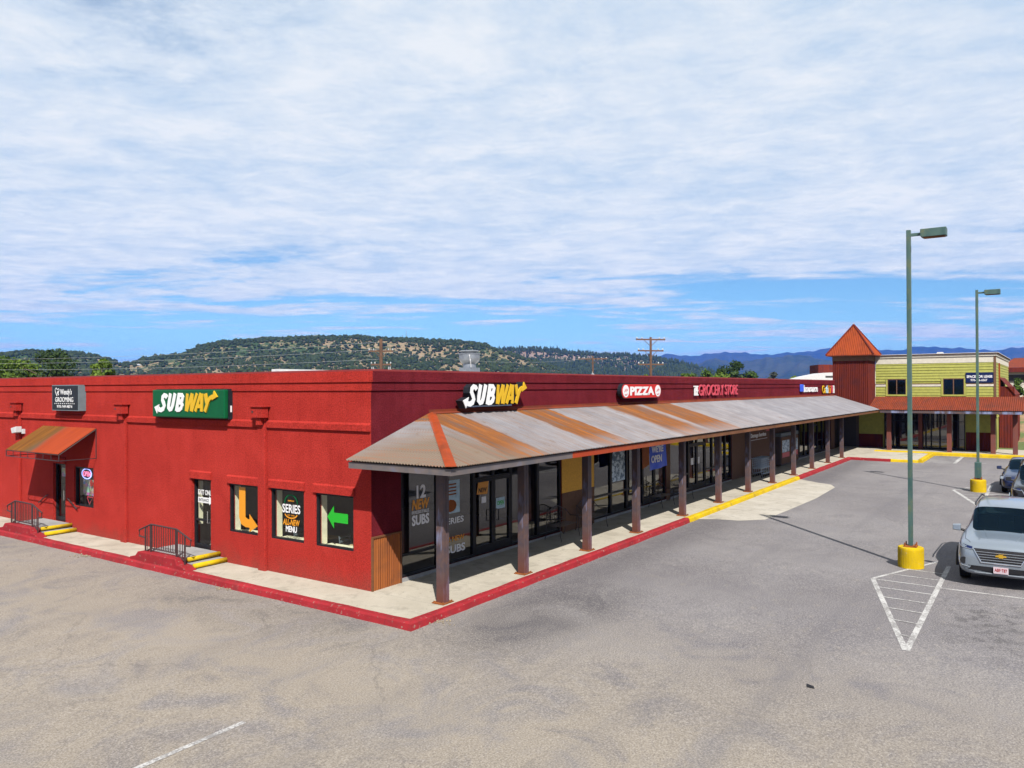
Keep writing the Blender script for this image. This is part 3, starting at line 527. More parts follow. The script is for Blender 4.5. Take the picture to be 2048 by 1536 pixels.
roofo = mb.build('canopy_roof', 'canopy_metal', MALL, fix=False)
mb = MB()
def wlo(v): return (EX, v, EZ)
def whi(v): t = (v-EY)/(0-EY); return (EX+(2.15-EX)*t, v, EZ+t)
corr(mb, frange(EY, -.005, P/4), wlo, whi, (-.34, 0, 1), pitch=P)
mb.build('canopy_roof', 'canopy_metal', MALL, fix=False)
mb = MB(); a, b_ = Vector((EX-.03, EY-.03, EZ+.022)), Vector((2.18, -.02, RZ+.03)); s1, s2 = Vector((.17, -.0, -.012)), Vector((-.0, .17, -.012))
mb.add([a, b_, b_+s1, a+s1*1, b_+s2, a+s2*1], [(0, 1, 2, 3), (1, 0, 5, 4)]); mb.build('hip_cap', 'hip_cap', MALL, fix=False)
mb = MB(); mb.prism(frame((0, 0, 0), (0, -1, 0), (0, 0, 1), (1, 0, 0)), [(.002, RZ+.015), (.13, RZ-.018), (.13, RZ-.010), (.014, RZ+.027), (.014, RZ+.09), (.002, RZ+.09)], 2.1, 47.3); mb.build('flashing', 'rust_sheet', MALL)
mb = MB(); mb.box(EX+.05, EX+.13, EY+.06, -.03, 3.02, 3.165); mb.box(EX+.131, 4.25, EY+.06, EY+.14, 3.02, 3.165); mb.build('eave_beam', 'fascia_steel', MALL)
mb = MB(); mb.box(4.251, 46.95, EY+.055, EY+.14, 3.015, 3.165); mb.build('eave_beam', 'fascia_rust', MALL)
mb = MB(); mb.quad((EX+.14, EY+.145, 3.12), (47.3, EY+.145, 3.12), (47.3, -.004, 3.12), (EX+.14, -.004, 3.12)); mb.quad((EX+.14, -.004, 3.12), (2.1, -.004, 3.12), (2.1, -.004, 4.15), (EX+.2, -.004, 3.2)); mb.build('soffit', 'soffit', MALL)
mb = MB(); mb.box(-.0, 47, -2.09, -1.93, 2.93, 3.118); mb.build('canopy_beam', 'column_steel', MALL)
col0 = None
for i, xc in enumerate([.22, 3.48, 6.85, 10.15, 14.05, 17.82, 21.57, 25.25, 29.0, 32.75, 36.5, 40.25]):
    if col0 is None:
        cols = MB(); h = .105; z0 = 0; zt = 2.93
        cols.box(-h, -.006, -h, h, z0, zt); cols.box(.006, h, -h, h, z0, zt); cols.box(-.006, .006, -h+.012, h-.012, z0, zt)
        c = cols.build('column', 'column_steel', MALL, bevel=.008); c.location = (xc, -2.03, gz(xc))
        pl = MB(); pl.box(-.19, .19, -.17, .17, .002, .022)
        for sx in (-.15, .15):
            for sy in (-.13, .13): pl.lathe(sx, sy, [(.02, .022), (.02, .05)], 6)
        p_ = pl.build('base_plate', 'wainscot', c); col0 = c
    else:
        c = copy_tree(col0, (xc, -2.03, gz(xc)), parent=None); c.parent = MALL; c.scale = (1, 1, (2.93-gz(xc))/2.93)
col0.scale = (1, 1, 1)

# ------------------------------------------------------------------ side steps and railings
def steps(y0, lb1, lb2):
    t = thing('entrance_steps', (-.6, y0+.35, 0), lb1, 'steps', 'steps on the side wall'); z0 = 0
    mb = MB(); mb.box(-.98, -.01, y0+.36, y0+2.35, -.02, .26); mb.build('landing', 'step_concrete', t, bevel=.01)
    mb = MB(); mb.box(-.98, -.01, y0+.02, y0+.359, -.02, .125); mb.build('tread', 'step_concrete', t, bevel=.01)
    mb = MB(); mb.tube([(-1.0, y0+.33, .215), (-.01, y0+.33, .215)], .062, 10); mb.build('nosing', 'kerb_yellow', t, smooth=True)
    mb = MB(); mb.tube([(-1.02, y0+.03, .075), (-.01, y0+.03, .075)], .068, 10); mb.build('nosing', 'kerb_yellow', t, smooth=True)
    mb = MB(); fr = frame((0, 0, 0), (0, 1, 0), (0, 0, 1), (-1, 0, 0)); mb.prism(fr, [(y0-.1, -.16), (y0+2.75, -.16), (y0+2.72, .08), (y0+2.45, .13), (y0+2.3, .27), (y0+.45, .27), (y0+.38, .12), (y0+.12, .10), (y0-.08, .02)], .99, 1.30); mb.build('stem_wall', 'kerb_red', t, bevel=.02)
    r = thing('handrail', (-1.12, y0+1.3, 0), lb2, 'railing', 'railings on the side steps'); x = -1.12
    top = [(x, y0+.02, .63), (x, y0-.02, .80), (x, y0+.66, 1.03), (x, y0+1.92, 1.045), (x, y0+2.52, .83), (x, y0+2.52, .66)]
    mb = MB(); mb.tube([(x, y0+.25, .62)]+top+[(x, y0+2.22, .64)], .024, 6); mb.build('top_rail', 'rail_paint', r)
    mb = MB(); mb.tube([(x, y0+.27, .20), (x, y0+.66, .37), (x, y0+1.92, .37), (x, y0+2.2, .24)], .018, 6); mb.build('bottom_rail', 'rail_paint', r)
    def zt(yy): 
        if yy < y0+.66: return .80+(yy-y0+.02)/.68*.23
        if yy > y0+1.92: return 1.045-(yy-y0-1.92)/.6*.215
        return 1.035
    def zb(yy): return .20+(yy-y0-.27)/.39*.17 if yy < y0+.66 else (.37 if yy < y0+1.92 else .37-(yy-y0-1.92)/.28*.13)
    for yy in (y0+.27, y0+.66, y0+1.92, y0+2.2): mb = MB(); mb.box(x-.018, x+.018, yy-.018, yy+.018, .11 if yy in (y0+.27, y0+2.2) else .27, zt(yy)); mb.build('post', 'rail_paint', r)
    for k in range(1, 17):
        yy = y0+.27+k*1.93/17; mb = MB(); mb.box(x-.008, x+.008, yy-.008, yy+.008, zb(yy), zt(yy)); mb.build('baluster', 'rail_paint', r)
steps(5.66, 'concrete steps with yellow nosings below the exit-only door', 'brown metal handrail beside the steps of the exit-only door')
steps(14.08, 'concrete steps with yellow nosings below the door under the rusty awning', 'brown metal handrail beside the steps under the rusty awning')
for (u, sgn) in ((-16.05, -1), (-14.55, 1)):
    t_ = MB(); t_.tube([FL(u, 1.12, .07), FL(u+sgn*.62, .80, .07)], .02, 6); t_.tube([FL(u, 1.12, .0), FL(u, 1.12, .07)], .012, 5); t_.tube([FL(u+sgn*.55, .83, .0), FL(u+sgn*.55, .83, .07)], .012, 5)
    t_.build('wall_handrail', 'rail_paint', label='dark wall handrail on the %s of the door under the rusty awning' % ('left' if sgn < 0 else 'right'), cat='handrail')
# awning
t = thing('awning', (0, 14.6, 2.8), 'rust streaked orange sheet metal awning over the grooming shop door', 'awning')
mb = MB(); yA, yB = 16.5, 12.72; xo, zo, zi = -1.22, 2.80, 3.58
corr(mb, frange(yB, yA, .03), lambda v: (xo, v, zo), lambda v: (-.005, v, zi), (-.6, 0, 1), amp=.010, pitch=.12, rows=3)
m = mat('awning_rust', rough=.8, spec=.12); b = NB(m); X = b.xyz(); s1 = b.noise(1, 5, .65, scale=(.5, 7, .5)); yy = b.math('ADD', X[1], b.rng(s1, 0, 1, -.12, .12))
k = b.mix(b.rng(s1, .3, .7), (.150, .0225, .0070), (.200, .031, .0090)); k = b.mix(b.math('MULTIPLY', b.rng(yy, .15, .3), b.rng(s1, .2, .5, .6, 1)), k, b.mix(b.rng(s1, .35, .65), (.060, .030, .006), (.125, .046, .008)))
k = b.mix(b.math('MULTIPLY', b.math('MULTIPLY', b.rng(yy, -.15, .2), b.rng(yy, .2, .7, 1, 0)), b.rng(X[0], -1.0, -.6, .9, .35)), k, (.055, .042, .026)); b.col(k); M['awning_rust'] = m
mb.build('sheet', 'awning_rust', t, fix=False)
mb = MB(); r_ = .014
for yv in (yA-.02, yB+.02): mb.tube([(xo+.02, yv, zo-.02), (xo+.02, yv, zo-.22)], r_, 6); mb.tube([(xo+.02, yv, zo-.22), (-.01, yv, zo-.22)], r_, 6); mb.tube([(-.02, yv, zo-.22), (-.02, yv, zi-.05)], r_, 6); mb.tube([(xo+.02, yv, zo-.03), (-.01, yv, zi-.03)], r_, 6)
mb.tube([(xo+.02, yB, zo-.22), (xo+.02, yA, zo-.22)], r_, 6); mb.tube([(xo+.02, yB, zo-.025), (xo+.02, yA, zo-.025)], r_, 6)
for i in range(1, 7): yv = yB+(yA-yB)*i/7; mb.tube([(xo+.02, yv, zo-.22), (xo+.02, yv, zo-.02)], .011, 5)
mb.build('frame', 'black_iron', t)
# security light
t = thing('security_light', (0, 17.9, 3.2), 'white twin wall light above and left of the rusty awning', 'light')
mb = MB(); mb.fbox(FL, -18.0, -17.86, 3.25, 3.42, .001, .08); mb.build('bracket', 'white_paint', t)
mb = MB(); mb.prism(FL, [(-18.34, 3.45), (-17.95, 3.52), (-17.95, 3.30), (-18.25, 3.26)], .081, .30); mb.build('lamp_head', 'white_paint', t, bevel=.015)

# ------------------------------------------------------------------ signs
WAYW = [  # traced strokes in a 1760 x 680 field: (points, width, colour index)
 ([(505, 345), (480, 285), (425, 262), (380, 320), (370, 420), (405, 520), (425, 610), (395, 700), (330, 745), (270, 730), (215, 655)], 105, 0),
 ([(612, 205), (560, 560), (552, 660), (590, 720), (640, 700), (675, 600), (748, 205)], 102, 0), ([(872, 205), (785, 775)], 105, 0),
 ([(860, 252), (945, 255), (975, 310), (955, 420), (900, 470)], 92, 0), ([(850, 488), (940, 500), (955, 580), (930, 670), (880, 722), (800, 728)], 92, 0),
 ([(1100, 205), (1062, 765)], 92, 1), ([(1085, 765), (1228, 205)], 78, 1), ([(1242, 205), (1208, 765)], 88, 1), ([(1228, 765), (1372, 205)], 82, 1),
 ([(1328, 765), (1480, 205)], 84, 1), ([(1512, 205), (1497, 765)], 84, 1), ([(1395, 600), (1500, 600)], 84, 1),
 ([(1608, 205), (1645, 500)], 88, 1), ([(1600, 765), (1645, 600), (1690, 440), (1735, 345), (1800, 300)], 88, 1)]
def logo(fr, u0, u1, v0, v1, d0, d1):
    fx_ = lambda p: (u0+(p[0]-150)/1760*(u1-u0), v1-(p[1]-160)/680*(v1-v0)); out = []
    sc = ((u1-u0)/1760+(v1-v0)/680)/2
    for ci in (0, 1):
        mb = MB(); i = 0
        for pts, w, c in WAYW:
            if c == ci: 
                mb.stroke(fr, [fx_(p) for p in pts], w*sc, d0, d1+.003*i); i += 1
        tri = [[(140, 650), (290, 555), (215, 860)]] if ci == 0 else [[(1842, 120), (1935, 305), (1790, 410)]]
        for tr in tri: mb.prism(fr, [fx_(p) for p in tr], d0, d1+.003*i)
        out.append(mb)
    return out
# green cabinet sign
t = thing('cabinet_sign', (0, 7.2, 4.0), 'green illuminated box sign with white and yellow SUBWAY lettering on the red side wall', 'sign')
mb = MB(); mb.fbox(FL, -8.97, -5.40, 4.04, 4.85, .12, .255); mb.build('face', 'sign_green', t, bevel=.03)
mb = MB(); mb.fbox(FL, -8.99, -5.38, 4.02, 4.87, .001, .12); mb.build('case', 'sign_black', t); mb = MB(); mb.fbox(FL, -5.379, -5.372, 4.22, 4.40, .03, .08); mb.build('switch_plate', 'sign_white', t)
a, b_ = logo(FL, -8.80, -5.72, 4.16, 4.78, .256, .268); a.build('lettering', 'sign_white', t); b_.build('lettering', 'sign_yellow', t)
# grooming sign
t = thing('cabinet_sign', (0, 14.4, 4.1), "small black box sign reading Wendy's Grooming on the red side wall", 'sign')
mb = MB(); mb.fbox(FL, -15.26, -13.43, 4.15, 5.03, .001, .25); mb.build('case', 'sign_grey', t); mb = MB(); mb.fbox(FL, -15.23, -13.46, 4.18, 5.0, .251, .256); mb.build('face', 'sign_black', t)
mb = MB(); d0, d1 = .257, .262
def GU(px): return -15.26+(px-205)/1150*1.83
def GV(py): return 5.03-(py-215)/1130*.88
mb.text(FL, "Wendy's", GU(590), GU(1080), GV(715), GV(385), d0, d1, bold=.012, shear=.1); mb.text(FL, 'GROOMING', GU(360), GU(1145), GV(965), GV(750), d0, d1, bold=.006); mb.text(FL, '970-749-9874', GU(435), GU(1100), GV(1225), GV(1105), d0, d1, bold=.012)
for i in range(11): mb.prism(FL, [(GU(350+i*83)+.026*math.cos(q), GV(1035)+.018*math.sin(q)) for q in [k*math.pi/4 for k in range(8)]], d0, d1)
mb.stroke(FL, [(GU(p[0]), GV(p[1])) for p in [(450, 420), (405, 345), (360, 400), (365, 500), (400, 600), (440, 700)]], .022, d0, d1); mb.stroke(FL, [(GU(p[0]), GV(p[1])) for p in [(455, 420), (500, 380), (540, 420), (530, 490)]], .022, d0, d1)
for cx_, cy_, r_ in ((485, 560, .05), (475, 500, .02), (520, 495, .02), (500, 630, .035)): mb.prism(FL, [(GU(cx_)+r_*math.cos(q), GV(cy_)+r_*math.sin(q)) for q in [k*math.pi/5 for k in range(10)]], d0, d1+.002)
mb.build('lettering', 'sign_white', t)
# channel letters on the long front
t = thing('channel_letter_sign', (4.6, 0, 4.3), 'large white and yellow SUBWAY channel letters above the canopy near the corner', 'sign')
mb = MB(); 
a, b_ = logo(FR, 3.10, 6.12, 4.33, 5.0, .10, .30)
mb = MB(); mb.fbox(FR, 3.35, 5.75, 4.33, 4.37, .02, .10); mb.build('raceway', 'steel_blue', t)
a2, b2 = logo(FR, 3.10, 6.12, 4.33, 5.0, .342, .349); a.build('return', 'sign_black', t); b_.build('return', 'sign_black', t); a2.build('letter_face', 'sign_white', t); b2.build('letter_face', 'sign_yellow', t)
# pizza sign
t = thing('cabinet_sign', (14.6, 0, 4.4), 'red rounded PIZZA sign with a white disc at each end', 'sign')
def pill(u0, u1, v0, v1, n=10):
    r = (v1-v0)/2; rx_ = r*1.0; p = []
    for k in range(n+1): q = -math.pi/2+math.pi*k/n; p.append((u1-rx_+rx_*math.cos(q), (v0+v1)/2+r*math.sin(q)))
    for k in range(n+1): q = math.pi/2+math.pi*k/n; p.append((u0+rx_+rx_*math.cos(q), (v0+v1)/2+r*math.sin(q)))
    return p
u0, u1, v0, v1 = 12.55, 16.1, 4.44, 5.0
mb = MB(); mb.prism(FR, pill(u0, u1, v0, v1), .12, .28); mb.build('case', 'sign_black', t); mb = MB(); mb.prism(FR, pill(u0+.03, u1-.03, v0+.02, v1-.02), .281, .287); mb.build('face', 'sign_red', t)
mb = MB(); mb.text(FR, 'PIZZA', u0+.72, u1-.68, v0+.115, v1-.11, .288, .294, bold=.05)
for cx_ in (u0+.37, u1-.34): mb.prism(FR, [(cx_+.26*math.cos(q), 4.72+.23*math.sin(q)) for q in [k*math.pi/12 for k in range(24)]], .288, .294)
mb.build('lettering', 'sign_white', t)
mb = MB()
for cx_ in (u0+.37, u1-.34): mb.stroke(FR, [(cx_-.12, 4.68), (cx_-.05, 4.78), (cx_, 4.70), (cx_+.06, 4.80), (cx_+.13, 4.74)], .035, .295, .299); mb.stroke(FR, [(cx_-.10, 4.60), (cx_, 4.565), (cx_+.11, 4.62)], .03, .295, .299)
mb.build('scribble_mark', 'sign_red', t)
# grocery store letters
t = thing('channel_letter_sign', (23, 0, 4.45), 'red GROCERY STORE channel letters in the middle of the long parapet', 'sign')
mb = MB(); mb.text(FR, 'GROCERY', 20.7, 23.95, 4.46, 4.98, .05, .09, bold=.012); mb.text(FR, 'STORE', 24.15, 26.0, 4.47, 4.98, .05, .09, bold=.012); mb.build('letters', 'sign_pink', t)
mb = MB(); mb.text(FR, 'THE', 20.1, 20.55, 4.48, 4.92, .06, .12, bold=.0); mb.build('small_letters', 'sign_white', t)
t = thing('channel_letter_sign', (40, 0, 4.5), 'white Insurance letters with a blue emblem near the tower', 'sign')
mb = MB(); mb.text(FR, 'Insurance', 38.75, 42.3, 4.50, 4.96, .05, .09, bold=.01); mb.build('letters', 'sign_white', t); mb = MB(); mb.fbox(FR, 37.9, 38.6, 4.52, 5.0, .02, .12); mb.build('emblem', 'sign_blue', t, bevel=.05)
t = thing('channel_letter_sign', (45.5, 0, 4.4), 'multicoloured channel letters beside the rusty tower', 'sign')
for s_, a_, b_, mm in (('Ca', 43.6, 44.5, 'sign_yellow'), ('th', 44.6, 45.3, 'pale_teal'), ('Li', 45.45, 46.0, 'sign_orange'), ('vo', 46.1, 46.7, 'sign_pink'), ('n', 46.8, 47.2, 'sign_white')):
    mb = MB(); mb.text(FR, s_, a_, b_, 4.38, 4.94, .05, .09, bold=.01); mb.build('letters', mm, t)
# window graphics ------------------------------------------------------------
def decal(name, mbs, label, cat='decal', group=None, loc=(0, 0, 0)):
    if len(mbs) == 1: return mbs[0][0].build(name, mbs[0][1], label=label, cat=cat, group=group)
    t = thing(name, loc, label, cat, group)
    for mb_, mt, nm in mbs: mb_.build(nm, mt, t)
    return t
D = -.066
# exit only
a = MB(); a.text(FL, 'EXIT ONLY', -7.22, -6.49, 1.78, 1.93, D-.065, D-.062, bold=.02); c = MB(); c.prism(FL, [(-7.22, 1.55), (-6.68, 1.55), (-6.68, 1.50), (-6.48, 1.63), (-6.68, 1.76), (-6.68, 1.71), (-7.22, 1.71)], D-.065, D-.062)
e = MB(); e.text(FL, 'ENTRANCE', -7.18, -6.70, 1.585, 1.675, D-.061, D-.060, bold=.02)
decal('door_decal', [(a, 'sign_white', 'lettering'), (c, 'sign_white', 'arrow'), (e, 'sign_black', 'lettering')], 'white EXIT ONLY and ENTRANCE arrow lettering on the side door glass', loc=(0, 6.9, 1.6))
def W1(px): return -5.56+(px-458)/61*1.34
a = MB(); a.prism(FL, [(-5.21, 2.14), (-4.93, 2.14), (-4.93, 1.33), (-4.83, 1.28), (-4.75, 1.28), (-4.75, 1.42), (-4.40, 1.12), (-4.75, .93), (-4.75, 1.05), (-4.93, 1.05), (-5.12, 1.12), (-5.21, 1.3)], -.078, -.074)
decal('arrow_decal', [(a, 'sign_orange')], 'orange bent arrow filling the window beside the exit-only door', 'decal')
def ring(mb, fr, cu, cv, ru, rv, a0, a1, w, d0, d1):
    mb.stroke(fr, [(cu+ru*math.cos(math.radians(a0+(a1-a0)*k/16)), cv+rv*math.sin(math.radians(a0+(a1-a0)*k/16))) for k in range(17)], w, d0, d1)
def WX(px, u0=-3.75): return u0+(px-95)/730*1.33
a = MB(); ring(a, FL, WX(500), 1.85, .25, .23, 0, 180, .04, -.075, -.0745)
c = MB(); c.text(FL, 'SERIES', WX(310), WX(700), 1.60, 1.83, -.074, -.072, bold=.02); e = MB(); e.text(FL, 'ALL-NEW', WX(320), WX(690), 1.28, 1.44, -.074, -.072, bold=.03, shear=.25); sw = MB(); ring(sw, FL, WX(500), 1.60, .25, .13, 195, 345, .035, -.074, -.073); e.text(FL, 'EST. 2022', WX(425), WX(575), 1.525, 1.56, -.074, -.072, bold=.01); e.text(FL, 'SUBWAY', WX(430), WX(570), 1.905, 1.94, -.074, -.072, bold=.02)
f_ = MB(); f_.text(FL, 'MENU', WX(385), WX(625), 1.10, 1.26, -.074, -.072, bold=.03)
decal('window_decal', [(a, 'sign_green', 'ring'), (c, 'sign_white', 'lettering'), (sw, 'sign_orange', 'swoosh'), (e, 'sign_orange', 'lettering'), (f_, 'sign_white', 'lettering')], 'SERIES ALL-NEW MENU decal on the middle side window', loc=(0, 3.1, 1.5))
a = MB(); a.prism(FL, [(-1.62, 1.64), (-1.38, 1.93), (-1.38, 1.76), (-.88, 1.76), (-.88, 1.52), (-1.38, 1.52), (-1.38, 1.36)], -.075, -.072)
decal('arrow_decal', [(a, 'leaf_green')], 'bright green arrow pointing left on the window nearest the corner', 'decal')
# neon open sign etc.
a = MB(); ring(a, FL, -13.66, 2.0, .32, .17, 0, 360, .035, -.14, -.13); c = MB(); c.text(FL, 'OPEN', -13.90, -13.42, 1.91, 2.08, -.14, -.13, bold=.01)
decal('neon_sign', [(a, 'neon_blue', 'tube_ring'), (c, 'neon_red', 'letters')], 'lit oval neon OPEN sign in the grooming shop window', 'neon sign', loc=(0, 13.5, 1.9))
mb = MB(); mb.fbox(FL, -14.0, -13.25, 1.25, 1.80, -.20, -.19); decal('window_poster', [(mb, 'window_clutter')], 'colourful collage poster hanging below the neon OPEN sign', 'poster')
mb = MB(); mb.prism(FL, [(-13.35+.10*math.cos(q*.785), 1.70+.12*math.sin(q*.785)) for q in range(8)], -.14, -.13); decal('window_decal', [(mb, 'sign_red')], 'red rounded decal under the neon OPEN sign')
mb = MB(); mb.stroke(FL, [(-13.65, 1.22), (-13.25, 1.22), (-13.48, .98), (-13.65, 1.22)], .05, -.14, -.135); decal('window_decal', [(mb, 'sign_pink')], 'red triangular outline decal low in the grooming shop window')
mb = MB(); mb.fbox(FL, -15.5, -15.0, 1.8, 2.1, -.20, -.19); decal('window_poster', [(mb, 'window_clutter')], 'colourful poster inside the grooming shop door', 'poster')
# corner window: 12 NEW IRRESISTIBLE SUBS
def CW(px): return 1.03+(px-515)/300*1.42
a = MB(); a.text(FR, '12', 1.68, 2.04, 2.02, 2.36, D, D+.004, bold=.03); a12 = a; a = MB(); a.text(FR, 'IRRESISTIBLE', 1.50, 2.16, 1.63, 1.71, D, D+.004, bold=.01); a.text(FR, 'SUBS', 1.50, 2.17, 1.33, 1.60, D, D+.004, bold=.04); c = MB(); c.text(FR, 'NEW', 1.50, 2.19, 1.73, 2.0, D, D+.004, bold=.04, shear=.2)
decal('window_decal', [(a12, 'sign_white', 'numerals'), (a, 'sign_white', 'lettering'), (c, 'sign_orange', 'lettering')], '12 NEW IRRESISTIBLE SUBS lettering on the corner window', loc=(1.8, 0, 1.7))
a = MB(); a.fbox(FR, 2.72, 3.45, 1.45, 2.35, D, D+.004); c = MB(); c.prism(FR, [(3.05+.26*math.cos(q*.52), 1.66+.17*math.sin(q*.52)) for q in range(12)], D+.005, D+.008); e = MB(); e.text(FR, 'SERIES', 2.74, 3.62, 1.16, 1.33, D, D+.004, bold=.02)
for q in range(4): c.fbox(FR, 2.80, 3.30, 1.95+q*.09, 1.99+q*.09, D+.005, D+.007)
decal('window_poster', [(a, 'pale_teal', 'sheet'), (c, 'wainscot', 'picture'), (e, 'sign_white', 'lettering')], 'tall sandwich poster with SERIES lettering left of the double doors', 'poster', loc=(3, 0, 1.4))
a = MB(); a.text(FR, 'SUBS', 2.85, 3.68, .36, .58, D, D+.004, bold=.03); e = MB(); e.text(FR, '12 NEW', 2.85, 3.65, .68, .82, D, D+.004, bold=.02)
decal('window_decal', [(a, 'sign_white', 'lettering'), (e, 'sign_orange', 'lettering')], '12 NEW SUBS lettering low on the window left of the double doors', loc=(3.2, 0, .5))
a = MB(); a.prism(FR, [(4.22, 1.83), (4.72, 1.80), (4.80, 2.20), (4.30, 2.20)], D, D+.003); c = MB(); c.text(FR, 'NEW', 4.30, 4.70, 1.87, 2.0, D+.004, D+.007, bold=.03, shear=.15)
decal('window_poster', [(a, 'sign_orange', 'sheet'), (c, 'sign_black', 'lettering')], 'orange tilted NEW poster on the left leaf of the double doors', 'poster', loc=(4.5, 0, 2))
a = MB(); a.fbox(FR, 4.45, 4.66, 1.56, 1.74, D, D+.003); decal('window_notice', [(a, 'sign_white')], 'small white notice below the orange NEW poster', 'notice')
a = MB(); a.fbox(FR, 5.15, 5.60, 1.30, 1.62, D, D+.003); c = MB(); c.text(FR, 'OPEN', 5.2, 5.55, 1.4, 1.53, D+.004, D+.006, bold=.03)
decal('window_poster', [(a, 'pale_teal', 'sheet'), (c, 'leaf_green', 'lettering')], 'pale green poster on the right leaf of the double doors', 'poster', loc=(5.4, 0, 1.4))
a = MB(); a.prism(FR, [(12.38, 1.35), (13.5, 1.35), (13.5, 2.75), (12.55, 2.75)], D, D+.003); decal('window_poster', [(a, 'poster_art')], 'tall pale blue poster in the pizza shop window', 'poster')
for q, (a_, b_) in enumerate(((20.05, 20.35), (20.85, 21.1))):
    a = MB(); a.fbox(FR, a_, b_, 1.35, 1.65, D, D+.003); decal('window_notice', [(a, 'sign_white')], 'white notice on the %s leaf of the grocery doors' % ('left' if q == 0 else 'right'), 'notice')
# hanging banners
mb = MB(); 
for i in range(10):
    f0, f1 = i/10, (i+1)/10; w = lambda f: .04*math.sin(f*9); mb.quad((13.45+f0*1.6, -1.0+w(f0), 1.74+.07*f0), (13.45+f1*1.6, -1.0+w(f1), 1.74+.07*f1), (13.40+f1*1.45, -1.0+w(f1)*.4, 2.93), (13.40+f0*1.45, -1.0+w(f0)*.4, 2.93))
FB = frame((13.42, -1.05, 0), (1, 0, 0), (0, 0, 1), (0, -1, 0)); c = MB(); c.text(FB, "WE'RE", .08, 1.12, 2.40, 2.66, 0, .006, bold=.03); c.text(FB, 'OPEN', .05, .98, 2.02, 2.30, 0, .006, bold=.03)
t = thing('hanging_banner', (14.2, -1, 1.86), "blue WE'RE OPEN banner hanging under the canopy", 'banner'); mb.build('cloth', 'sign_blue', t, fix=False); c.build('lettering', 'sign_white', t)
mb = MB(); mb.prism(FB, [(-.62, 1.85), (-.06, 1.98), (-.05, 2.93), (-.66, 2.93)], -.05, -.04); mb.build('hanging_banner', 'wainscot', label="narrow brown banner hanging left of the blue WE'RE OPEN banner", cat='banner')
# wall sign over the kiosk window
t = thing('wall_sign', (28.3, 0, 2.0), 'dark brown hanging shop sign with white lettering above the carts', 'sign')
mb = MB(); mb.fbox(FR, 27.5, 31.1, 1.98, 2.8, .1, .16); mb.build('board', 'brown_paint', t); mb = MB(); mb.text(FR, 'Durango burritos', 27.75, 30.4, 2.08, 2.36, .161, .17, bold=.03); mb.fbox(FR, 27.5, 30.6, 2.0, 2.02, .161, .17); mb.build('lettering', 'sign_white', t); mb = MB(); mb.fbox(FR, 30.45, 31.0, 2.4, 2.78, .161, .17); mb.build('emblem', 'sign_pink', t)
t = thing('ice_freezer', (34.4, -.55, 0), 'tall brown ice merchandiser with two polar blue pictures on its doors', 'freezer'); g0 = gz(33)
mb = MB(); mb.box(32.6, 36.3, -.34, -.03, g0+.08, 1.95); mb.build('cabinet', 'dark_wall', t, bevel=.02); mb = MB(); mb.box(32.6, 36.3, -.36, -.03, 1.955, 2.15); mb.build('header', 'sign_grey', t)
for i in range(2):
    mb = MB(); u_ = 32.66+i*1.83; mb.fbox(FR, u_, u_+1.76, g0+.15, 1.9, .342, .37); dr = mb.build('door', 'brown_paint', t)
    mb = MB(); mb.fbox(FR, u_+.12, u_+1.6, 1.02, 1.72, .371, .374); mb.build('picture', 'poster_art', dr); mb = MB(); mb.fbox(FR, u_+.14, u_+1.6, .72, 1.0, .371, .374); mb.build('caption_panel', 'sign_pink', dr)
# shopping carts
def cart(name, loc, label):
    t = thing(name, loc, label, 'shopping cart', 'nested shopping carts'); x, y, z = loc; mb = MB(); r_ = .009
    for k in range(9): yy = y-.22+k*.055; mb.tube([(x, yy, z+.45), (x-.05, yy, z+.95)], .006, 4); mb.tube([(x, yy, z+.45), (x+.55, yy, z+.48)], .006, 4)
    for zz in (.5, .62, .74, .86, .95): mb.tube([(x-.05*(zz-.45)/.5, y-.24, z+zz), (x+.6, y-.2, z+zz*.9+.05)], .006, 4); mb.tube([(x-.05*(zz-.45)/.5, y+.24, z+zz), (x+.6, y+.2, z+zz*.9+.05)], .006, 4); mb.tube([(x-.04, y-.24, z+zz), (x-.04, y+.24, z+zz)], .006, 4)
    mb.build('basket', 'steel_blue', t); mb = MB(); mb.tube([(x-.08, y-.25, z+1.0), (x-.08, y+.25, z+1.0)], .018, 6); mb.build('handle', 'steel_blue', t)
    mb = MB()
    for s_ in (-.22, .22): mb.tube([(x-.08, y+s_, z+1.0), (x+.05, y+s_, z+.2), (x+.7, y+s_, z+.16)], .012, 5)
    mb.build('chassis', 'steel_blue', t); mb = MB()
    for s_ in (-.22, .22):
        for q in (.08, .66): mb.tube([(x+q, y+s_-.015, z+.06), (x+q, y+s_+.015, z+.06)], .06, 10)
    mb.build('wheels', 'tyre', t)
    return t
c0 = cart('shopping_cart', (26.9, -.75, gz(27)), 'blue-grey shopping cart at the near end of the nested row')
for i in range(1, 6): copy_tree(c0, (26.9+i*.3, -.75, gz(27)), 'blue-grey shopping cart at the far end of the nested row' if i == 5 else '%s blue-grey shopping cart of the nested row by the grocery wall' % ('', 'second', 'third', 'fourth', 'last but one')[i], 'nested shopping carts')
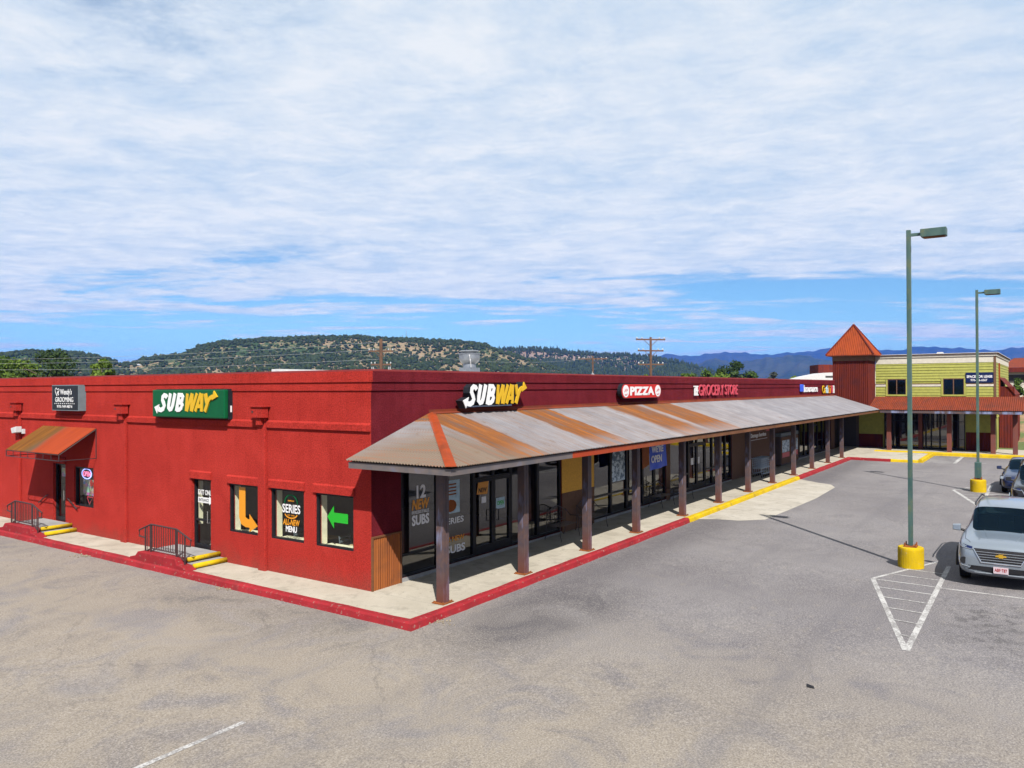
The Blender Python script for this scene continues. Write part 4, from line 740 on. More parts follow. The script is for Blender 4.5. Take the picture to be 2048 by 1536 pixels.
# wrought iron benches
def bench(x, label):
    z = gz(x); y = -.45; t = thing('iron_bench', (x, y, z), label, 'bench', 'iron benches under the canopy'); w = 1.15
    mb = MB(); 
    for k in range(9): yy = y-.22+k*.055; mb.tube([(x-w/2, yy, z+.44), (x+w/2, yy, z+.44)], .008, 4)
    mb.build('seat', 'black_iron', t); mb = MB(); arc = [(x-w/2+w*k/12, y+.24, z+.80+.20*math.sin(math.pi*k/12)) for k in range(13)]; mb.tube(arc, .014, 6); mb.tube([(x-w/2, y+.24, z+.52), (x+w/2, y+.24, z+.52)], .012, 5)
    for k in range(1, 12): mb.tube([(x-w/2+w*k/12, y+.24, z+.52), arc[k]], .007, 4)
    for s_ in (-.3, 0, .3): mb.tube([(x+s_+.12*math.cos(q*.524), y+.235, z+.70+.12*math.sin(q*.524)) for q in range(13)], .009, 4)
    mb.build('backrest', 'black_iron', t)
    for s_ in (-1, 1):
        mb = MB(); mb.tube([(x+s_*w/2, y+.24, z+.85), (x+s_*w/2, y+.05, z+.66), (x+s_*w/2, y-.25, z+.66), (x+s_*w/2, y-.30, z+.55)], .013, 6); mb.build('armrest', 'black_iron', t)
        for yy, a_ in ((-.27, -.05), (.24, .06)): mb = MB(); mb.tube([(x+s_*w/2, y+yy, z+(.66 if yy < 0 else .85)), (x+s_*w/2, y+yy, z+.2), (x+s_*w/2, y+yy+a_, z+.005)], .013, 6); mb.build('leg', 'black_iron', t)
bench(8.05, 'black wrought-iron bench added for the bench reflection in the last sandwich shop window'); bench(9.95, 'black wrought-iron bench against the yellow and brown wall panel'); bench(15.7, "black wrought-iron bench just past the blue WE'RE OPEN banner"); bench(17.7, 'black wrought-iron bench in front of the brown pier')  # first bench is added in place of a reflection in the shop glass
# tables and chairs inside the corner shop
def table(x, y, label):
    t = thing('cafe_table', (x, y, .09), label, 'table', 'tables inside the corner shop'); mb = MB(); mb.box(x-.38, x+.38, y-.38, y+.38, .80, .835); mb.build('tabletop', 'table_wood', t); mb = MB(); mb.lathe(x, y, [(.24, .09), (.22, .12), (.035, .14), (.035, .80)], 10); mb.build('pedestal', 'black_iron', t)
def chair(x, y, s_, label):
    t = thing('cafe_chair', (x, y, .09), label, 'chair', 'chairs inside the corner shop'); mb = MB(); mb.box(x-.2, x+.2, y-.2, y+.2, .52, .56); mb.build('seat', 'table_wood', t); mb = MB(); yb = y+s_*.2
    mb.tube([(x-.19, yb, .56), (x-.19, yb+s_*.05, 1.0)], .016, 6); mb.tube([(x+.19, yb, .56), (x+.19, yb+s_*.05, 1.0)], .016, 6)
    for zz in (.74, .84, .94): mb.box(x-.19, x+.19, yb+s_*.02, yb+s_*.045, zz-.025, zz+.025)
    mb.build('backrest', 'sign_grey', t)
    for a_ in (-.18, .18):
        for b_ in (-.18, .18): mb = MB(); mb.tube([(x+a_, y+b_, .52), (x+a_*1.1, y+b_*1.1, .09)], .014, 6); mb.build('leg', 'sign_grey', t)
for i, (y_, w_) in enumerate(((1.3, 'nearest the corner'), (3.1, 'middle side'), (4.9, 'left-hand side'))):
    table(1.0, y_-.15, 'wooden cafe table seen through the %s window' % (w_ if i == 0 else w_)); chair(1.0, y_+.45, 1, 'cafe chair left of the table in the %s window' % w_)
# ------------------------------------------------------------------ rooftop equipment
t = thing('exhaust_fan', (8.95, 4, 4.7), 'round galvanised kitchen exhaust fan on a square curb on the roof', 'roof fan')
mb = MB(); mb.box(8.68, 9.22, 3.73, 4.27, 4.7, 5.60); mb.build('curb', 'galv', t); mb = MB(); mb.lathe(8.95, 4, [(.24, 5.602), (.235, 5.70), (.23, 5.74), (.30, 5.79), (.36, 5.86), (.375, 5.93), (.38, 6.09), (.405, 6.10), (.405, 6.125)], 28); mb.build('bowl', 'galv', t, smooth=False)
mb = MB(); mb.lathe(8.95, 4, [(.26, 6.127), (.28, 6.17), (.36, 6.175), (.37, 6.205), (.30, 6.23)], 28); mb.build('cap', 'galv', t); mb = MB(); mb.tube([(8.62, 3.75, 6.05), (8.55, 3.65, 5.85), (8.66, 3.7, 5.62)], .02, 6); mb.build('conduit', 'white_paint', t)
t = thing('roof_duct', (5, 8, 4.7), 'long low white duct on the roof left of the corner', 'roof duct'); mb = MB(); mb.box(3.6, 7.6, 7.9, 8.3, 5.36, 5.53); mb.build('duct', 'white_paint', t); mb = MB()
for q in (3.5, 5.0, 6.4): mb.box(q, q+.08, 8.0, 8.08, 4.7, 5.399)
mb.build('support', 'galv', t)
t = thing('roof_duct', (6, 3, 4.7), 'short pale curb on the roof just left of the exhaust fan', 'roof duct'); mb = MB(); mb.box(5.3, 7.5, 3.0, 3.4, 5.37, 5.42); mb.build('duct', 'white_paint', t); mb = MB(); mb.box(5.6, 5.7, 3.1, 3.2, 4.7, 5.369); mb.box(7.0, 7.1, 3.1, 3.2, 4.7, 5.369); mb.build('support', 'galv', t)

# ------------------------------------------------------------------ tower
t = thing('corner_tower', (48.6, -1.15, 0), 'square rusty corrugated tower with a pointed pyramid roof', 'tower')
tx0, tx1, ty0, ty1 = 47.4, 49.75, -2.35, 0.05
mb = MB(); 
def ribbed(mb, p0, p1, z0, z1, nrm, pitch=.12, amp=.04):
    p0, p1, nrm = Vector(p0), Vector(p1), Vector(nrm); Ln = (p1-p0).length; n = max(2, int(Ln/pitch)); 
    pts = []
    for k in range(n):
        for f, a_ in ((0, 0), (.55, 0), (.62, 1), (.93, 1)): pts.append((p0.lerp(p1, (k+f)/n)+nrm*amp*a_))
    pts.append(p1)
    for a_, b_ in zip(pts, pts[1:]): mb.quad((a_.x, a_.y, z0), (b_.x, b_.y, z0), (b_.x, b_.y, z1), (a_.x, a_.y, z1))
ribbed(mb, (tx0, ty1, 0), (tx0, ty0, 0), 3.2, 6.72, (-1, 0, 0)); ribbed(mb, (tx0, ty0, 0), (tx1, ty0, 0), 3.2, 6.72, (0, -1, 0)); ribbed(mb, (tx1, ty0, 0), (tx1, ty1, 0), 4.1, 6.72, (1, 0, 0)); ribbed(mb, (tx1, ty1, 0), (tx0, ty1, 0), 4.4, 6.72, (0, 1, 0))
mb.build('shaft', 'rust_tower', t, fix=False); mb = MB(); mb.box(tx0+.01, tx1-.01, ty0+.01, ty1+8, 3.05, 3.18); mb.build('passage_ceiling', 'soffit', t)
mb = MB(); mb.box(tx0-.05, tx1+.05, ty0-.05, ty1+.05, 6.72, 7.12); mb.build('frieze', 'brown_paint', t)
mb = MB(); ap = (48.58, -1.15, 9.42); e_ = .42; zc = 7.14; c4 = [(tx0-e_, ty1+e_), (tx0-e_, ty0-e_), (tx1+e_, ty0-e_), (tx1+e_, ty1+e_)]
for i in range(4):
    a_, b_ = Vector((*c4[i], zc)), Vector((*c4[(i+1) % 4], zc)); Ln = (b_-a_).length; nn = int(Ln/.12)*4; prev = None; nrm = (b_-a_).cross(Vector(ap)-a_).normalized()
    for k in range(nn+1):
        f = k/nn; p = a_.lerp(b_, f); w_ = nrm*(.02*math.cos(2*math.pi*k/4)); h_ = 1-abs(2*f-1); topp = p.lerp(Vector(ap), 0); mid_ = a_.lerp(b_, .5)
        tp = p+(Vector(ap)-mid_)*h_; q = (p+w_, tp+w_)
        if prev: mb.quad(prev[0], q[0], q[1], prev[1])
        prev = q
mb.build('pyramid_roof', 'rust_roof', t, fix=False)
mb = MB()
for c_ in c4: mb.tube([(*c_, zc+.03), (ap[0], ap[1], ap[2]+.03)], .06, 6)
mb.build('hip_cap', 'rust_tower', t); mb = MB(); mb.box(c4[0][0], c4[2][0], c4[1][1], c4[0][1], zc-.06, zc-.005); mb.build('eave_trim', 'rust_sheet', t); mb = MB(); mb.lathe(ap[0], ap[1], [(.07, ap[2]), (.04, ap[2]+.15)], 8); mb.build('finial', 'galv', t)

# ------------------------------------------------------------------ green building
t = G = thing('office_building', (50, -6, 0), 'two-storey building with lime green siding behind a rusty corrugated awning', 'building')
gy1, gy0, gtop = -2.37, -9.98, 7.16
def sid(mb, fr, u0, u1, v0, v1, holes=(), pitch=.20):
    v_ = v0
    while v_ < v1-.01:
        vt = min(v_+pitch, v1); segs = [(u0, u1)]
        for (a_, b_, c_, d_) in holes:
            if vt > c_+.01 and v_ < d_-.01: segs = [s2 for s in segs for s2 in ((s[0], min(s[1], a_)), (max(s[0], b_), s[1])) if s2[1]-s2[0] > .01]
        for a_, b_ in segs: mb.add([fr(a_, v_, .042), fr(b_, v_, .042), fr(b_, vt, .006), fr(a_, vt, .006), fr(a_, v_, .0), fr(b_, v_, .0)], [(0, 1, 2, 3), (4, 5, 1, 0)])
        v_ = vt
Wn = [(3.19, 4.42, 4.25, 5.32), (6.81, 8.11, 4.25, 5.34)]
mb = MB(); sid(mb, FG, 2.37, 9.98, 4.0, 6.5, [(w[0]-.13, w[1]+.13, w[2]-.13, w[3]+.05) for w in Wn]+[(2.3, 10, 4.82, 5.06)]); 
FGS = frame((50, -9.98, 0), (1, 0, 0), (0, 0, 1), (0, -1, 0)); sid(mb, FGS, 0, 17.5, 2.6, 6.5)
mb.build('siding', 'siding', G, fix=False)
mb = MB(); mb.box(50.002, 67.5, gy0+.003, gy1, -.2, 6.5); mb.build('core_wall', 'siding', G); mb = MB(); mb.box(50.002, 67.5, -1.199, 9, -.2, 3.0); mb.build('shaded_passage_wall', 'dark_wall', G); mb = MB(); mb.box(50.002, 60, gy1+.001, -1.2, -.2, 3.0); mb.build('core_wall', 'siding', G)  # passage wall coloured dark for the shade inside the passage
mb = MB(); mb.box(49.96, 67.6, gy0-.04, gy1, 6.50, 6.93); mb.box(49.90, 67.7, gy0-.1, gy1, 6.935, 7.10); [mb.fbox(FG, a_, b_, 4.83, 4.98, .0, .05) for a_, b_ in ((2.37, 3.06), (4.55, 6.68), (8.24, 9.98))]; mb.build('trim', 'trim_cream', G)
mb = MB(); mb.box(49.82, 67.8, gy0-.18, gy1, 7.105, 7.15); [mb.fbox(FG, a_, b_, 4.985, 5.05, .0, .055) for a_, b_ in ((2.37, 3.06), (4.55, 6.68), (8.24, 9.98))]; mb.fbox(FG, 9.9, 10.02, 3.9, 6.93, .0, .06); mb.fbox(FGS, -.03, .12, 2.6, 6.93, .0, .06); mb.build('dark_trim', 'brown_paint', G)
mb = MB(); mb.box(49.80, 67.85, gy0-.2, gy1, 7.152, 7.185); mb.build('roof_edge', 'white_paint', G)
for w in Wn:
    mb = MB(); mb.fbox(FG, w[0]-.12, w[0], w[2]-.12, w[3]+.05, .0, .06); mb.fbox(FG, w[1], w[1]+.12, w[2]-.12, w[3]+.05, .0, .06); mb.fbox(FG, w[0], w[1], w[2]-.12, w[2], .0, .06); o = mb.build('window', 'siding', G)
    mb = MB(); c_ = (w[0]+w[1])/2; mb.fbox(FG, w[0], w[1], w[3], w[3]+.05, .01, .055); mb.fbox(FG, c_-.03, c_+.03, w[2], w[3], .02, .05); mb.fbox(FG, w[0], w[0]+.04, w[2], w[3], .02, .05); mb.fbox(FG, w[1]-.04, w[1], w[2], w[3], .02, .05); mb.build('frame', 'brown_paint', o)
    mb = MB(); mb.quad(FG(w[0], w[2], .012), FG(w[1], w[2], .012), FG(w[1], w[3], .012), FG(w[0], w[3], .012)); mb.build('pane', 'car_glass', o)
    mb = MB(); mb.quad(FG(w[0], w[2], .006), FG(w[1], w[2], .006), FG(w[1], w[3], .006), FG(w[0], w[3], .006)); mb.build('dark_room_sheet', 'dark_inside', o)  # dark sheet behind the pane stands in for the dim inside
# lower front
mb = MB(); mb.fbox(FG, 1.2, 2.9, 1.3, 3.5, .004, .02); mb.build('olive_panel', 'siding', G); mb = MB(); mb.fbox(FG, 8.2, 9.97, 1.6, 3.6, .030, .04); mb.build('olive_panel', 'siding', G)
mb = MB(); ribbed(mb, (49.96, -1.2, 0), (49.96, -2.85, 0), 0.1, 1.3, (-1, 0, 0), .14, .02); mb.build('wainscot', 'rust_tower', G, fix=False); mb = MB(); ribbed(mb, (49.95, -8.2, 0), (49.95, -9.97, 0), .1, 1.6, (-1, 0, 0), .14, .02); mb.build('wainscot', 'rust_tower', G, fix=False)
mb = MB(); mb.fbox(FG, 2.95, 8.15, .25, 3.2, .029, .032); mb.fbox(FG, -.4, 1.0, .2, 3.0, .029, .032); mb.build('dark_backing', 'dark_inside', G)  # dark sheets stand in for the dim shop inside and the passage shade
for i, (a_, b_) in enumerate([(2.98, 3.55), (3.55, 4.7), (4.7, 5.7), (5.7, 6.05), (6.05, 6.6), (6.6, 7.2), (7.2, 7.75), (7.75, 8.15)]):
    f = .05; mb = MB(); z0 = .34; zt = 3.0; mb.fbox(FG, a_, a_+f, z0, zt, .04, .09); mb.fbox(FG, b_-f, b_-.002, z0, zt, .04, .09); mb.fbox(FG, a_+f, b_-f, z0, z0+.12, .04, .09); mb.fbox(FG, a_+f, b_-f, 2.3, 2.36, .04, .09); mb.fbox(FG, a_+f, b_-f, 1.05, 1.09, .042, .088)
    o = mb.build('shopfront_window', 'black_frame', G); mb = MB(); mb.quad(FG(a_+f, z0+.1, .05), FG(b_-f, z0+.1, .05), FG(b_-f, zt, .05), FG(a_+f, zt, .05)); mb.build('pane', 'store_glass', o)
for a_, b_ in ((6.62, 7.15), (7.78, 8.12)): mb = MB(); mb.fbox(FG, a_, b_, .55, 2.15, .045, .047); mb.build('door_poster', 'sign_grey', G)
# awning of the green building
mb = MB(); corr(mb, frange(-11.7, -2.36, .03), lambda v: (46.9+max(0, v+3.14), v, EZ+.285*max(0, v+3.14)), lambda v: (50.0, v, 4.10), (-.28, 0, 1), amp=.022, pitch=.12, rows=3); mb.build('awning_roof', 'rust_sheet', G, fix=False)
mb = MB(); mb.box(46.95, 47.05, -11.66, -3.16, 2.98, 3.16); mb.box(47.06, 50, -11.66, -11.56, 2.98, 3.16); mb.build('awning_beam', 'column_steel', G); mb = MB(); mb.quad((47.06, -11.55, 3.14), (49.99, -11.55, 3.14), (49.99, -2.3, 3.14), (47.06, -2.3, 3.14)); mb.build('awning_soffit', 'soffit', G)
mb = MB(); mb.add([(46.9, -11.71, 3.2), (50, -11.71, 4.09), (50, -11.71, 3.0), (46.9, -11.71, 3.0)], [(0, 1, 2, 3)]); mb.add([(46.9, -11.67, 3.2), (50, -11.67, 4.09), (50, -11.67, 3.0), (46.9, -11.67, 3.0)], [(3, 2, 1, 0)]); mb.build('awning_gable', 'brown_paint', G)
for i, yc in enumerate([-3.58, -7.37, -9.95, -11.2]):
    mb = MB(); mb.box(47.9, 48.16, yc-.14, yc+.14, .25, 3.1); mb.build('column', 'column_red', G, bevel=.01)
mb = MB(); mb.box(49.6, 49.85, -5.5, -5.25, .3, 3.1); mb.build('column', 'column_red', G)
# rusty lean-to on the side wall
mb = MB(); FGS2 = FGS; ribbed(mb, (53.5, gy0-.05, 0), (53.5, gy0-1.0, 0), .3, 4.8, (-1, 0, 0), .16, .02); ribbed(mb, (53.5, gy0-1.0, 0), (62, gy0-1.0, 0), .3, 4.2, (0, -1, 0), .2, .03); mb.quad((53.4, gy0-1.05, 4.2), (62, gy0-1.05, 4.2), (62, gy0-.03, 5.5), (53.4, gy0-.03, 5.5)); mb.build('side_lean_to', 'rust_tower', G, fix=False)
mb = MB(); mb.box(53.3, 53.5, gy0-.12, gy0-.03, 3, 6.5); mb.build('rust_downpipe', 'rust_roof', G)
mb = MB(); mb.prism(frame((56, -6, 0), (0, -1, 0), (0, 0, 1), (-1, 0, 0)), [(-.35, 7.18), (.35, 7.18), (.2, 7.5), (-.15, 7.5)], 0, .5); mb.build('roof_vent', 'white_paint', label='small white vent on the flat roof of the green building', cat='roof vent')
t = thing('lease_sign', (49.9, -9.1, 5.1), 'dark SPACE FOR LEASE board on the green siding', 'sign'); mb = MB(); mb.fbox(FG, 8.22, 9.88, 5.08, 5.80, .065, .09); mb.build('board', 'navy', t); mb = MB(); mb.text(FG, 'SPACE FOR LEASE', 8.28, 9.82, 5.42, 5.60, .091, .096, bold=.035); mb.text(FG, '970-426-6567', 8.52, 9.52, 5.18, 5.34, .091, .096, bold=.02); mb.build('lettering', 'sign_white', t)

# ------------------------------------------------------------------ light poles
def lamp(x, y, label, box=False):
    z = gz(x)-.15; t = thing('lamp_post', (x, y, z), label, 'lamp post', 'lamp posts of the parking lot')
    mb = MB(); mb.lathe(x, y, [(.325, z), (.325, z+.50), (.315, z+.545), (.28, z+.56)], 32); mb.build('base', 'kerb_yellow', t)
    mb = MB(); mb.box(x-.16, x+.16, y-.16, y+.16, z+.561, z+.585); 
    for sx in (-.13, .13):
        for sy in (-.13, .13): mb.lathe(x+sx, y+sy, [(.018, z+.585), (.018, z+.67)], 6)
    mb.build('base_plate', 'wainscot', t); H = 9.22
    mb = MB(); mb.box(x-.055, x+.055, y-.055, y+.055, z+.586, z+H); mb.build('pole', 'pole_paint', t, bevel=.008)
    if box: mb = MB(); mb.box(x-.14, x+.14, y-.13, y+.13, z+.62, z+1.35); mb.build('junction_box', 'pole_paint', t, bevel=.02)
    mb = MB(); mb.box(x-.03, x+.03, y-.30, y-.056, z+H-.18, z+H-.10); mb.build('arm', 'pole_paint', t)
    mb = MB(); fr = frame((x, y, z+H), (0, -1, 0), (0, 0, 1), (1, 0, 0)); mb.prism(fr, [(.301, -.22), (.35, -.25), (.92, -.25), (.92, -.03), (.301, -.03)], -.17, .17); hd = mb.build('lamp_head', 'pole_paint', t, bevel=.01)
    mb = MB(); mb.fbox(fr, .37, .88, -.262, -.251, -.14, .14); mb.build('lens', 'wainscot', hd); mb = MB(); mb.fbox(fr, .0565, .06, -.62, -.45, -.03, .03); mb.build('hand_hole', 'plastic_black', t)
    return t
lamp(10.37, -10.17, 'nearest tall green lamp post on a yellow concrete base'); lamp(28.05, -10.5, 'farther green lamp post with a junction box, beside the navy sedan', True)

# ------------------------------------------------------------------ cars
def car(name, loc, rotz, paint, Lc, Wc, Hc, label, suv=True, front=True):
    t = thing(name, loc, label, 'car'); t.rotation_euler = (0, 0, rotz); OFF[t.name] = Vector((0, 0, 0)); h = Wc/2; hl = Lc/2
    zh = Hc*.60 if suv else Hc*.62; zbelt = Hc*.62 if suv else Hc*.66; zr = Hc
    # x, half width, bottom z, shoulder z, hood/belt z, half width at belt, roof half width, roof z
    if suv: st = [(hl, .70, .34, .66, .72, .60, .45, .74), (hl-.06, .86, .28, .84, .96, .78, .50, 1.00), (hl-.22, .94, .26, .92, 1.03, .86, .52, 1.085), (hl-.75, .985, .27, .96, 1.07, .90, .52, 1.13), (hl-1.28, 1, .27, 1.0, 1.12, .90, .54, 1.18),
        (hl-2.05, 1, .27, 1.02, 1.15, .86, .66, zr-.06), (hl-2.6, 1, .27, 1.03, 1.16, .86, .68, zr), (hl-3.6, 1, .27, 1.04, 1.17, .86, .68, zr), (hl-4.5, 1, .28, 1.05, 1.19, .84, .66, zr-.04), (-hl+.28, .96, .30, 1.04, 1.18, .82, .60, zr-.14), (-hl+.04, .88, .36, .98, 1.10, .76, .52, 1.14), (-hl, .78, .42, .80, .90, .68, .46, .92)]
    else: st = [(hl, .66, .32, .52, .58, .58, .42, .60), (hl-.1, .84, .22, .64, .72, .74, .46, .76), (hl-.35, .94, .20, .70, .80, .82, .48, .84), (hl-.9, .99, .20, .76, .86, .86, .5, .91), (hl-1.45, 1, .20, .80, .91, .86, .52, .97),
        (hl-2.25, 1, .20, .82, .94, .80, .58, zr-.05), (hl-2.7, 1, .20, .83, .95, .80, .60, zr), (hl-3.3, 1, .20, .84, .96, .79, .58, zr-.03), (hl-4.1, .99, .22, .85, .96, .76, .52, 1.05), (-hl+.25, .95, .25, .84, .94, .76, .5, .98), (-hl, .82, .34, .70, .78, .70, .45, .80)]
    secs = []
    for (x_, w, zb, zs, zB, wb, wr, zR) in st:
        W_ = w*h; secs.append([(x_, 0, zb), (x_, W_*.80, zb), (x_, W_*.97, zb+.10), (x_, W_, (zb+zs)/2), (x_, W_*.985, zs), (x_, wb*h, zB), (x_, (wb*.25+wr*.75)*h if zR > zB+.2 else (wb+wr)/2*h, zB+(zR-zB)*.80), (x_, wr*h, zR-.005), (x_, wr*h*.55, zR+.015), (x_, 0, zR+.02)])
    vs = []; fs = []; ms = []; n = 10; ns = len(st)
    for sgn in (1, -1):
        b0 = len(vs)
        for s_ in secs: vs += [(p[0], p[1]*sgn, p[2]) for p in s_]
        for i in range(ns-1):
            for j in range(n-1):
                q = (b0+i*n+j, b0+(i+1)*n+j, b0+(i+1)*n+j+1, b0+i*n+j+1); fs.append(q if sgn > 0 else q[::-1]); m_ = 0
                ci = 4
                if i == ci and j >= 6: m_ = 1                 # windshield
                elif i == ci and j == 5: m_ = 0
                elif ci < i < ns-3 and j == 5: m_ = 2        # side glass
                elif i == ns-4+(0 if suv else -0) and j >= 6 and not suv: m_ = 1
                elif i == ns-3 and j >= 6 and suv: m_ = 1
                ms.append(m_)
        for i, rev in ((0, False), (ns-1, True)):
            f_ = tuple(b0+i*n+j for j in range(n)); fs.append(f_ if rev != (sgn > 0) else f_[::-1]); ms.append(0)
    me = bpy.data.meshes.new('tmp'); me.from_pydata(vs, [], fs); me.update(); me.polygons.foreach_set('material_index', ms)
    for _ in range(3): me.materials.append(M[paint])
    bm = bmesh.new(); bm.from_mesh(me); bmesh.ops.remove_doubles(bm, verts=bm.verts, dist=.0005); bmesh.ops.recalc_face_normals(bm, faces=bm.faces)
    cr_l = bm.edges.layers.float.get('crease_edge') or bm.edges.layers.float.new('crease_edge')
    for e_ in bm.edges:
        if len(e_.link_faces) == 2 and e_.link_faces[0].material_index != e_.link_faces[1].material_index: e_[cr_l] = .75
    bm.to_mesh(me); bm.free()
    o = bpy.data.objects.new('tmp', me); COL.objects.link(o); sm = o.modifiers.new('s', 'SUBSURF'); sm.levels = 2; sm.render_levels = 2
    ev = bpy.data.meshes.new_from_object(o.evaluated_get(bpy.context.evaluated_depsgraph_get())); bpy.data.objects.remove(o)
    vv = np.array([v.co[:] for v in ev.vertices]); nrmv = np.array([v.normal[:] for v in ev.vertices]); polys = [(tuple(p.vertices), p.material_index) for p in ev.polygons]
    for mi, nm, mt in ((0, 'body', paint), (1, 'windshield', 'car_glass'), (2, 'side_glass', 'car_glass')):
        ff_ = [p for p, m_ in polys if m_ == mi]
        if mi: ff_ = ff_
        if mi == 1:
            fr_ = [p for p in ff_ if vv[p[0]][0] > 0]; bk_ = [p for p in ff_ if vv[p[0]][0] <= 0]; used_ = sorted({i for p in bk_ for i in p}); ix = {a: k for k, a in enumerate(used_)}; mb = MB(); mb.add([tuple(vv[i]) for i in used_], [tuple(ix[i] for i in p) for p in bk_]); mb.build('rear_window', mt, t, smooth=True, fix=False); ff_ = fr_
        used_ = sorted({i for p in ff_ for i in p}); ix = {a: k for k, a in enumerate(used_)}; mb = MB(); mb.add([tuple(vv[i]) for i in used_], [tuple(ix[i] for i in p) for p in ff_]); mb.build(nm, mt, t, smooth=True, fix=False)
    # black tub under the glass
    mb = MB(); mb.box(-hl*.62, hl*.40, -h*.78, h*.78, .35, zbelt-.02); mb.build('interior', 'plastic_black', t)
    mb = MB()
    for sy in (-.38, .38): mb.box(hl*.02-.15, hl*.02+.05, sy*h*1.1-.24, sy*h*1.1+.24, zbelt-.02, zbelt+.33)
    mb.build('seats', 'plastic_black', t)
    # wheels
    wr_ = .37 if suv else .33; wx = (hl-1.02, -hl+1.05)
    for x_ in wx:
        for sy in (-1, 1):
            mb = MB(); c_ = [(x_, sy*(h-.05), wr_), (x_, sy*(h-.27), wr_)]; mb.tube(c_, wr_, 24); w = mb.build('wheel', 'tyre', t); mb = MB(); mb.tube([(x_, sy*(h-.045), wr_), (x_, sy*(h-.055), wr_)], wr_*.62, 20); mb.build('rim', 'rim', w)
            mb = MB(); mb.tube([(x_+(wr_+.06)*math.cos(q*math.pi/14), sy*(h*.985), wr_+(wr_+.05)*math.sin(q*math.pi/14)) for q in range(0, 15)], .035, 6); mb.build('wheel_arch', 'plastic_black', t)
    for sy in (-1, 1):
        mb = MB(); zm = zbelt+.02; xm = hl-1.72 if suv else hl-1.9; mb.tube([(xm, sy*h*.80, zm-.06), (xm+.02, sy*(h+.04), zm+.0)], .035, 6); mm_ = mb.build('mirror', 'plastic_black', t)
        mb = MB(); mb.add([(xm+.10, sy*(h+.0), zm-.04), (xm+.08, sy*(h+.19), zm-.03), (xm+.06, sy*(h+.19), zm+.10), (xm+.08, sy*(h+.0), zm+.12), (xm-.04, sy*(h+.0), zm-.05), (xm-.02, sy*(h+.20), zm-.04), (xm-.04, sy*(h+.20), zm+.11), (xm-.06, sy*(h+.0), zm+.13)], [(0, 1, 2, 3), (7, 6, 5, 4), (0, 4, 5, 1), (1, 5, 6, 2), (2, 6, 7, 3), (3, 7, 4, 0)]); mb.build('mirror_shell', paint, mm_, bevel=.02)
    from mathutils.bvhtree import BVHTree
    bvh = BVHTree.FromPolygons([tuple(q) for q in vv], [p for p, _ in polys])
    def fx_(y_, z_):
        hit = bvh.ray_cast(Vector((hl+2, y_, z_)), Vector((-1, 0, 0)))[0]
        return hit.x if hit else hl-.3
    fz = lambda y_, z_=.6: fx_(y_, z_)
    def topz(x_, y_):
        hit = bvh.ray_cast(Vector((x_, y_, 4)), Vector((0, 0, -1)))[0]; return hit.z if hit else 1
    def sidey(x_, z_, sy):
        hit = bvh.ray_cast(Vector((x_, sy*3, z_)), Vector((0, -sy, 0)))[0]; return hit.y if hit else sy*h
    def seam(pts, mode, sy=1, nm='panel_gap', r_=.006, mt='plastic_black'):
        P_ = []
        for a_, b_ in zip(pts, pts[1:]):
            for k in range(10): f = k/10; P_.append((a_[0]+(b_[0]-a_[0])*f, a_[1]+(b_[1]-a_[1])*f))
        P_.append(pts[-1]); P3 = [(p[0], p[1], topz(*p)) if mode == 'top' else (p[0], sidey(p[0], p[1], sy), p[1]) for p in P_]
        mb = MB(); mb.tube(P3, r_, 4); return mb.build(nm, mt, t)
    xc = hl-(1.30 if suv else 1.48)
    for sy in (-1, 1):
        seam([(xc, sy*h*.84), (hl-.55, sy*h*.80), (hl-.20, sy*h*.66)], 'top')
        zlo, zhi = (.50, 1.08) if suv else (.38, .86)
        for xs_ in ((hl-1.45, hl-2.55, hl-3.6) if suv else (hl-1.5, hl-2.6, hl-3.55)): seam([(xs_, zlo), (xs_, zhi)], 'side', sy)
        seam([(hl-1.45, zlo), (hl-3.6, zlo)], 'side', sy); 
        for xs_ in (hl-2.35, hl-3.35): seam([(xs_, zhi-.10), (xs_-.2, zhi-.10)], 'side', sy, 'door_handle', .014, 'chrome' if suv else paint)
        seam([(hl-1.2, .36 if suv else .28), (-hl+1.4, .36 if suv else .28)], 'side', sy, 'sill_trim', .03)
    if suv: seam([(hl-.5, -.30*h), (xc, -.42*h)], 'top', 1, 'hood_crease', .009, paint); seam([(hl-.5, .30*h), (xc, .42*h)], 'top', 1, 'hood_crease', .009, paint)
    if suv:
        def fbar(nm, y0, y1, z0, z1, d, mt, n_=14, par=t, lean=.10):
            mb = MB(); k = [y0+(y1-y0)*i/n_ for i in range(n_+1)]
            for a_, b_ in zip(k, k[1:]):
                xa, xb, xc, xd = fz(a_, z0), fz(b_, z0), fz(b_, z1), fz(a_, z1); e5 = .05
                mb.add([(xa-e5, a_, z0), (xb-e5, b_, z0), (xc-e5, b_, z1), (xd-e5, a_, z1), (xa+d, a_, z0), (xb+d, b_, z0), (xc+d, b_, z1), (xd+d, a_, z1)], [(4, 5, 6, 7), (0, 1, 5, 4), (3, 7, 6, 2)]+([(0, 4, 7, 3)] if a_ == k[0] else [])+([(1, 2, 6, 5)] if b_ == k[-1] else []))
            return mb.build(nm, mt, par, fix=True)
        g_ = MB(); ng = 12
        for i in range(ng):
            for q in range(8):
                def gp(i_, q_):
                    z_ = .635+q_*.038; wd = .41+.020*q_; y_ = -wd+2*wd*i_/ng; return (fz(y_, z_)+.006, y_, z_)
                g_.quad(gp(i, q), gp(i+1, q), gp(i+1, q+1), gp(i, q+1))
        g_ = g_.build('grille', 'plastic_black', t)
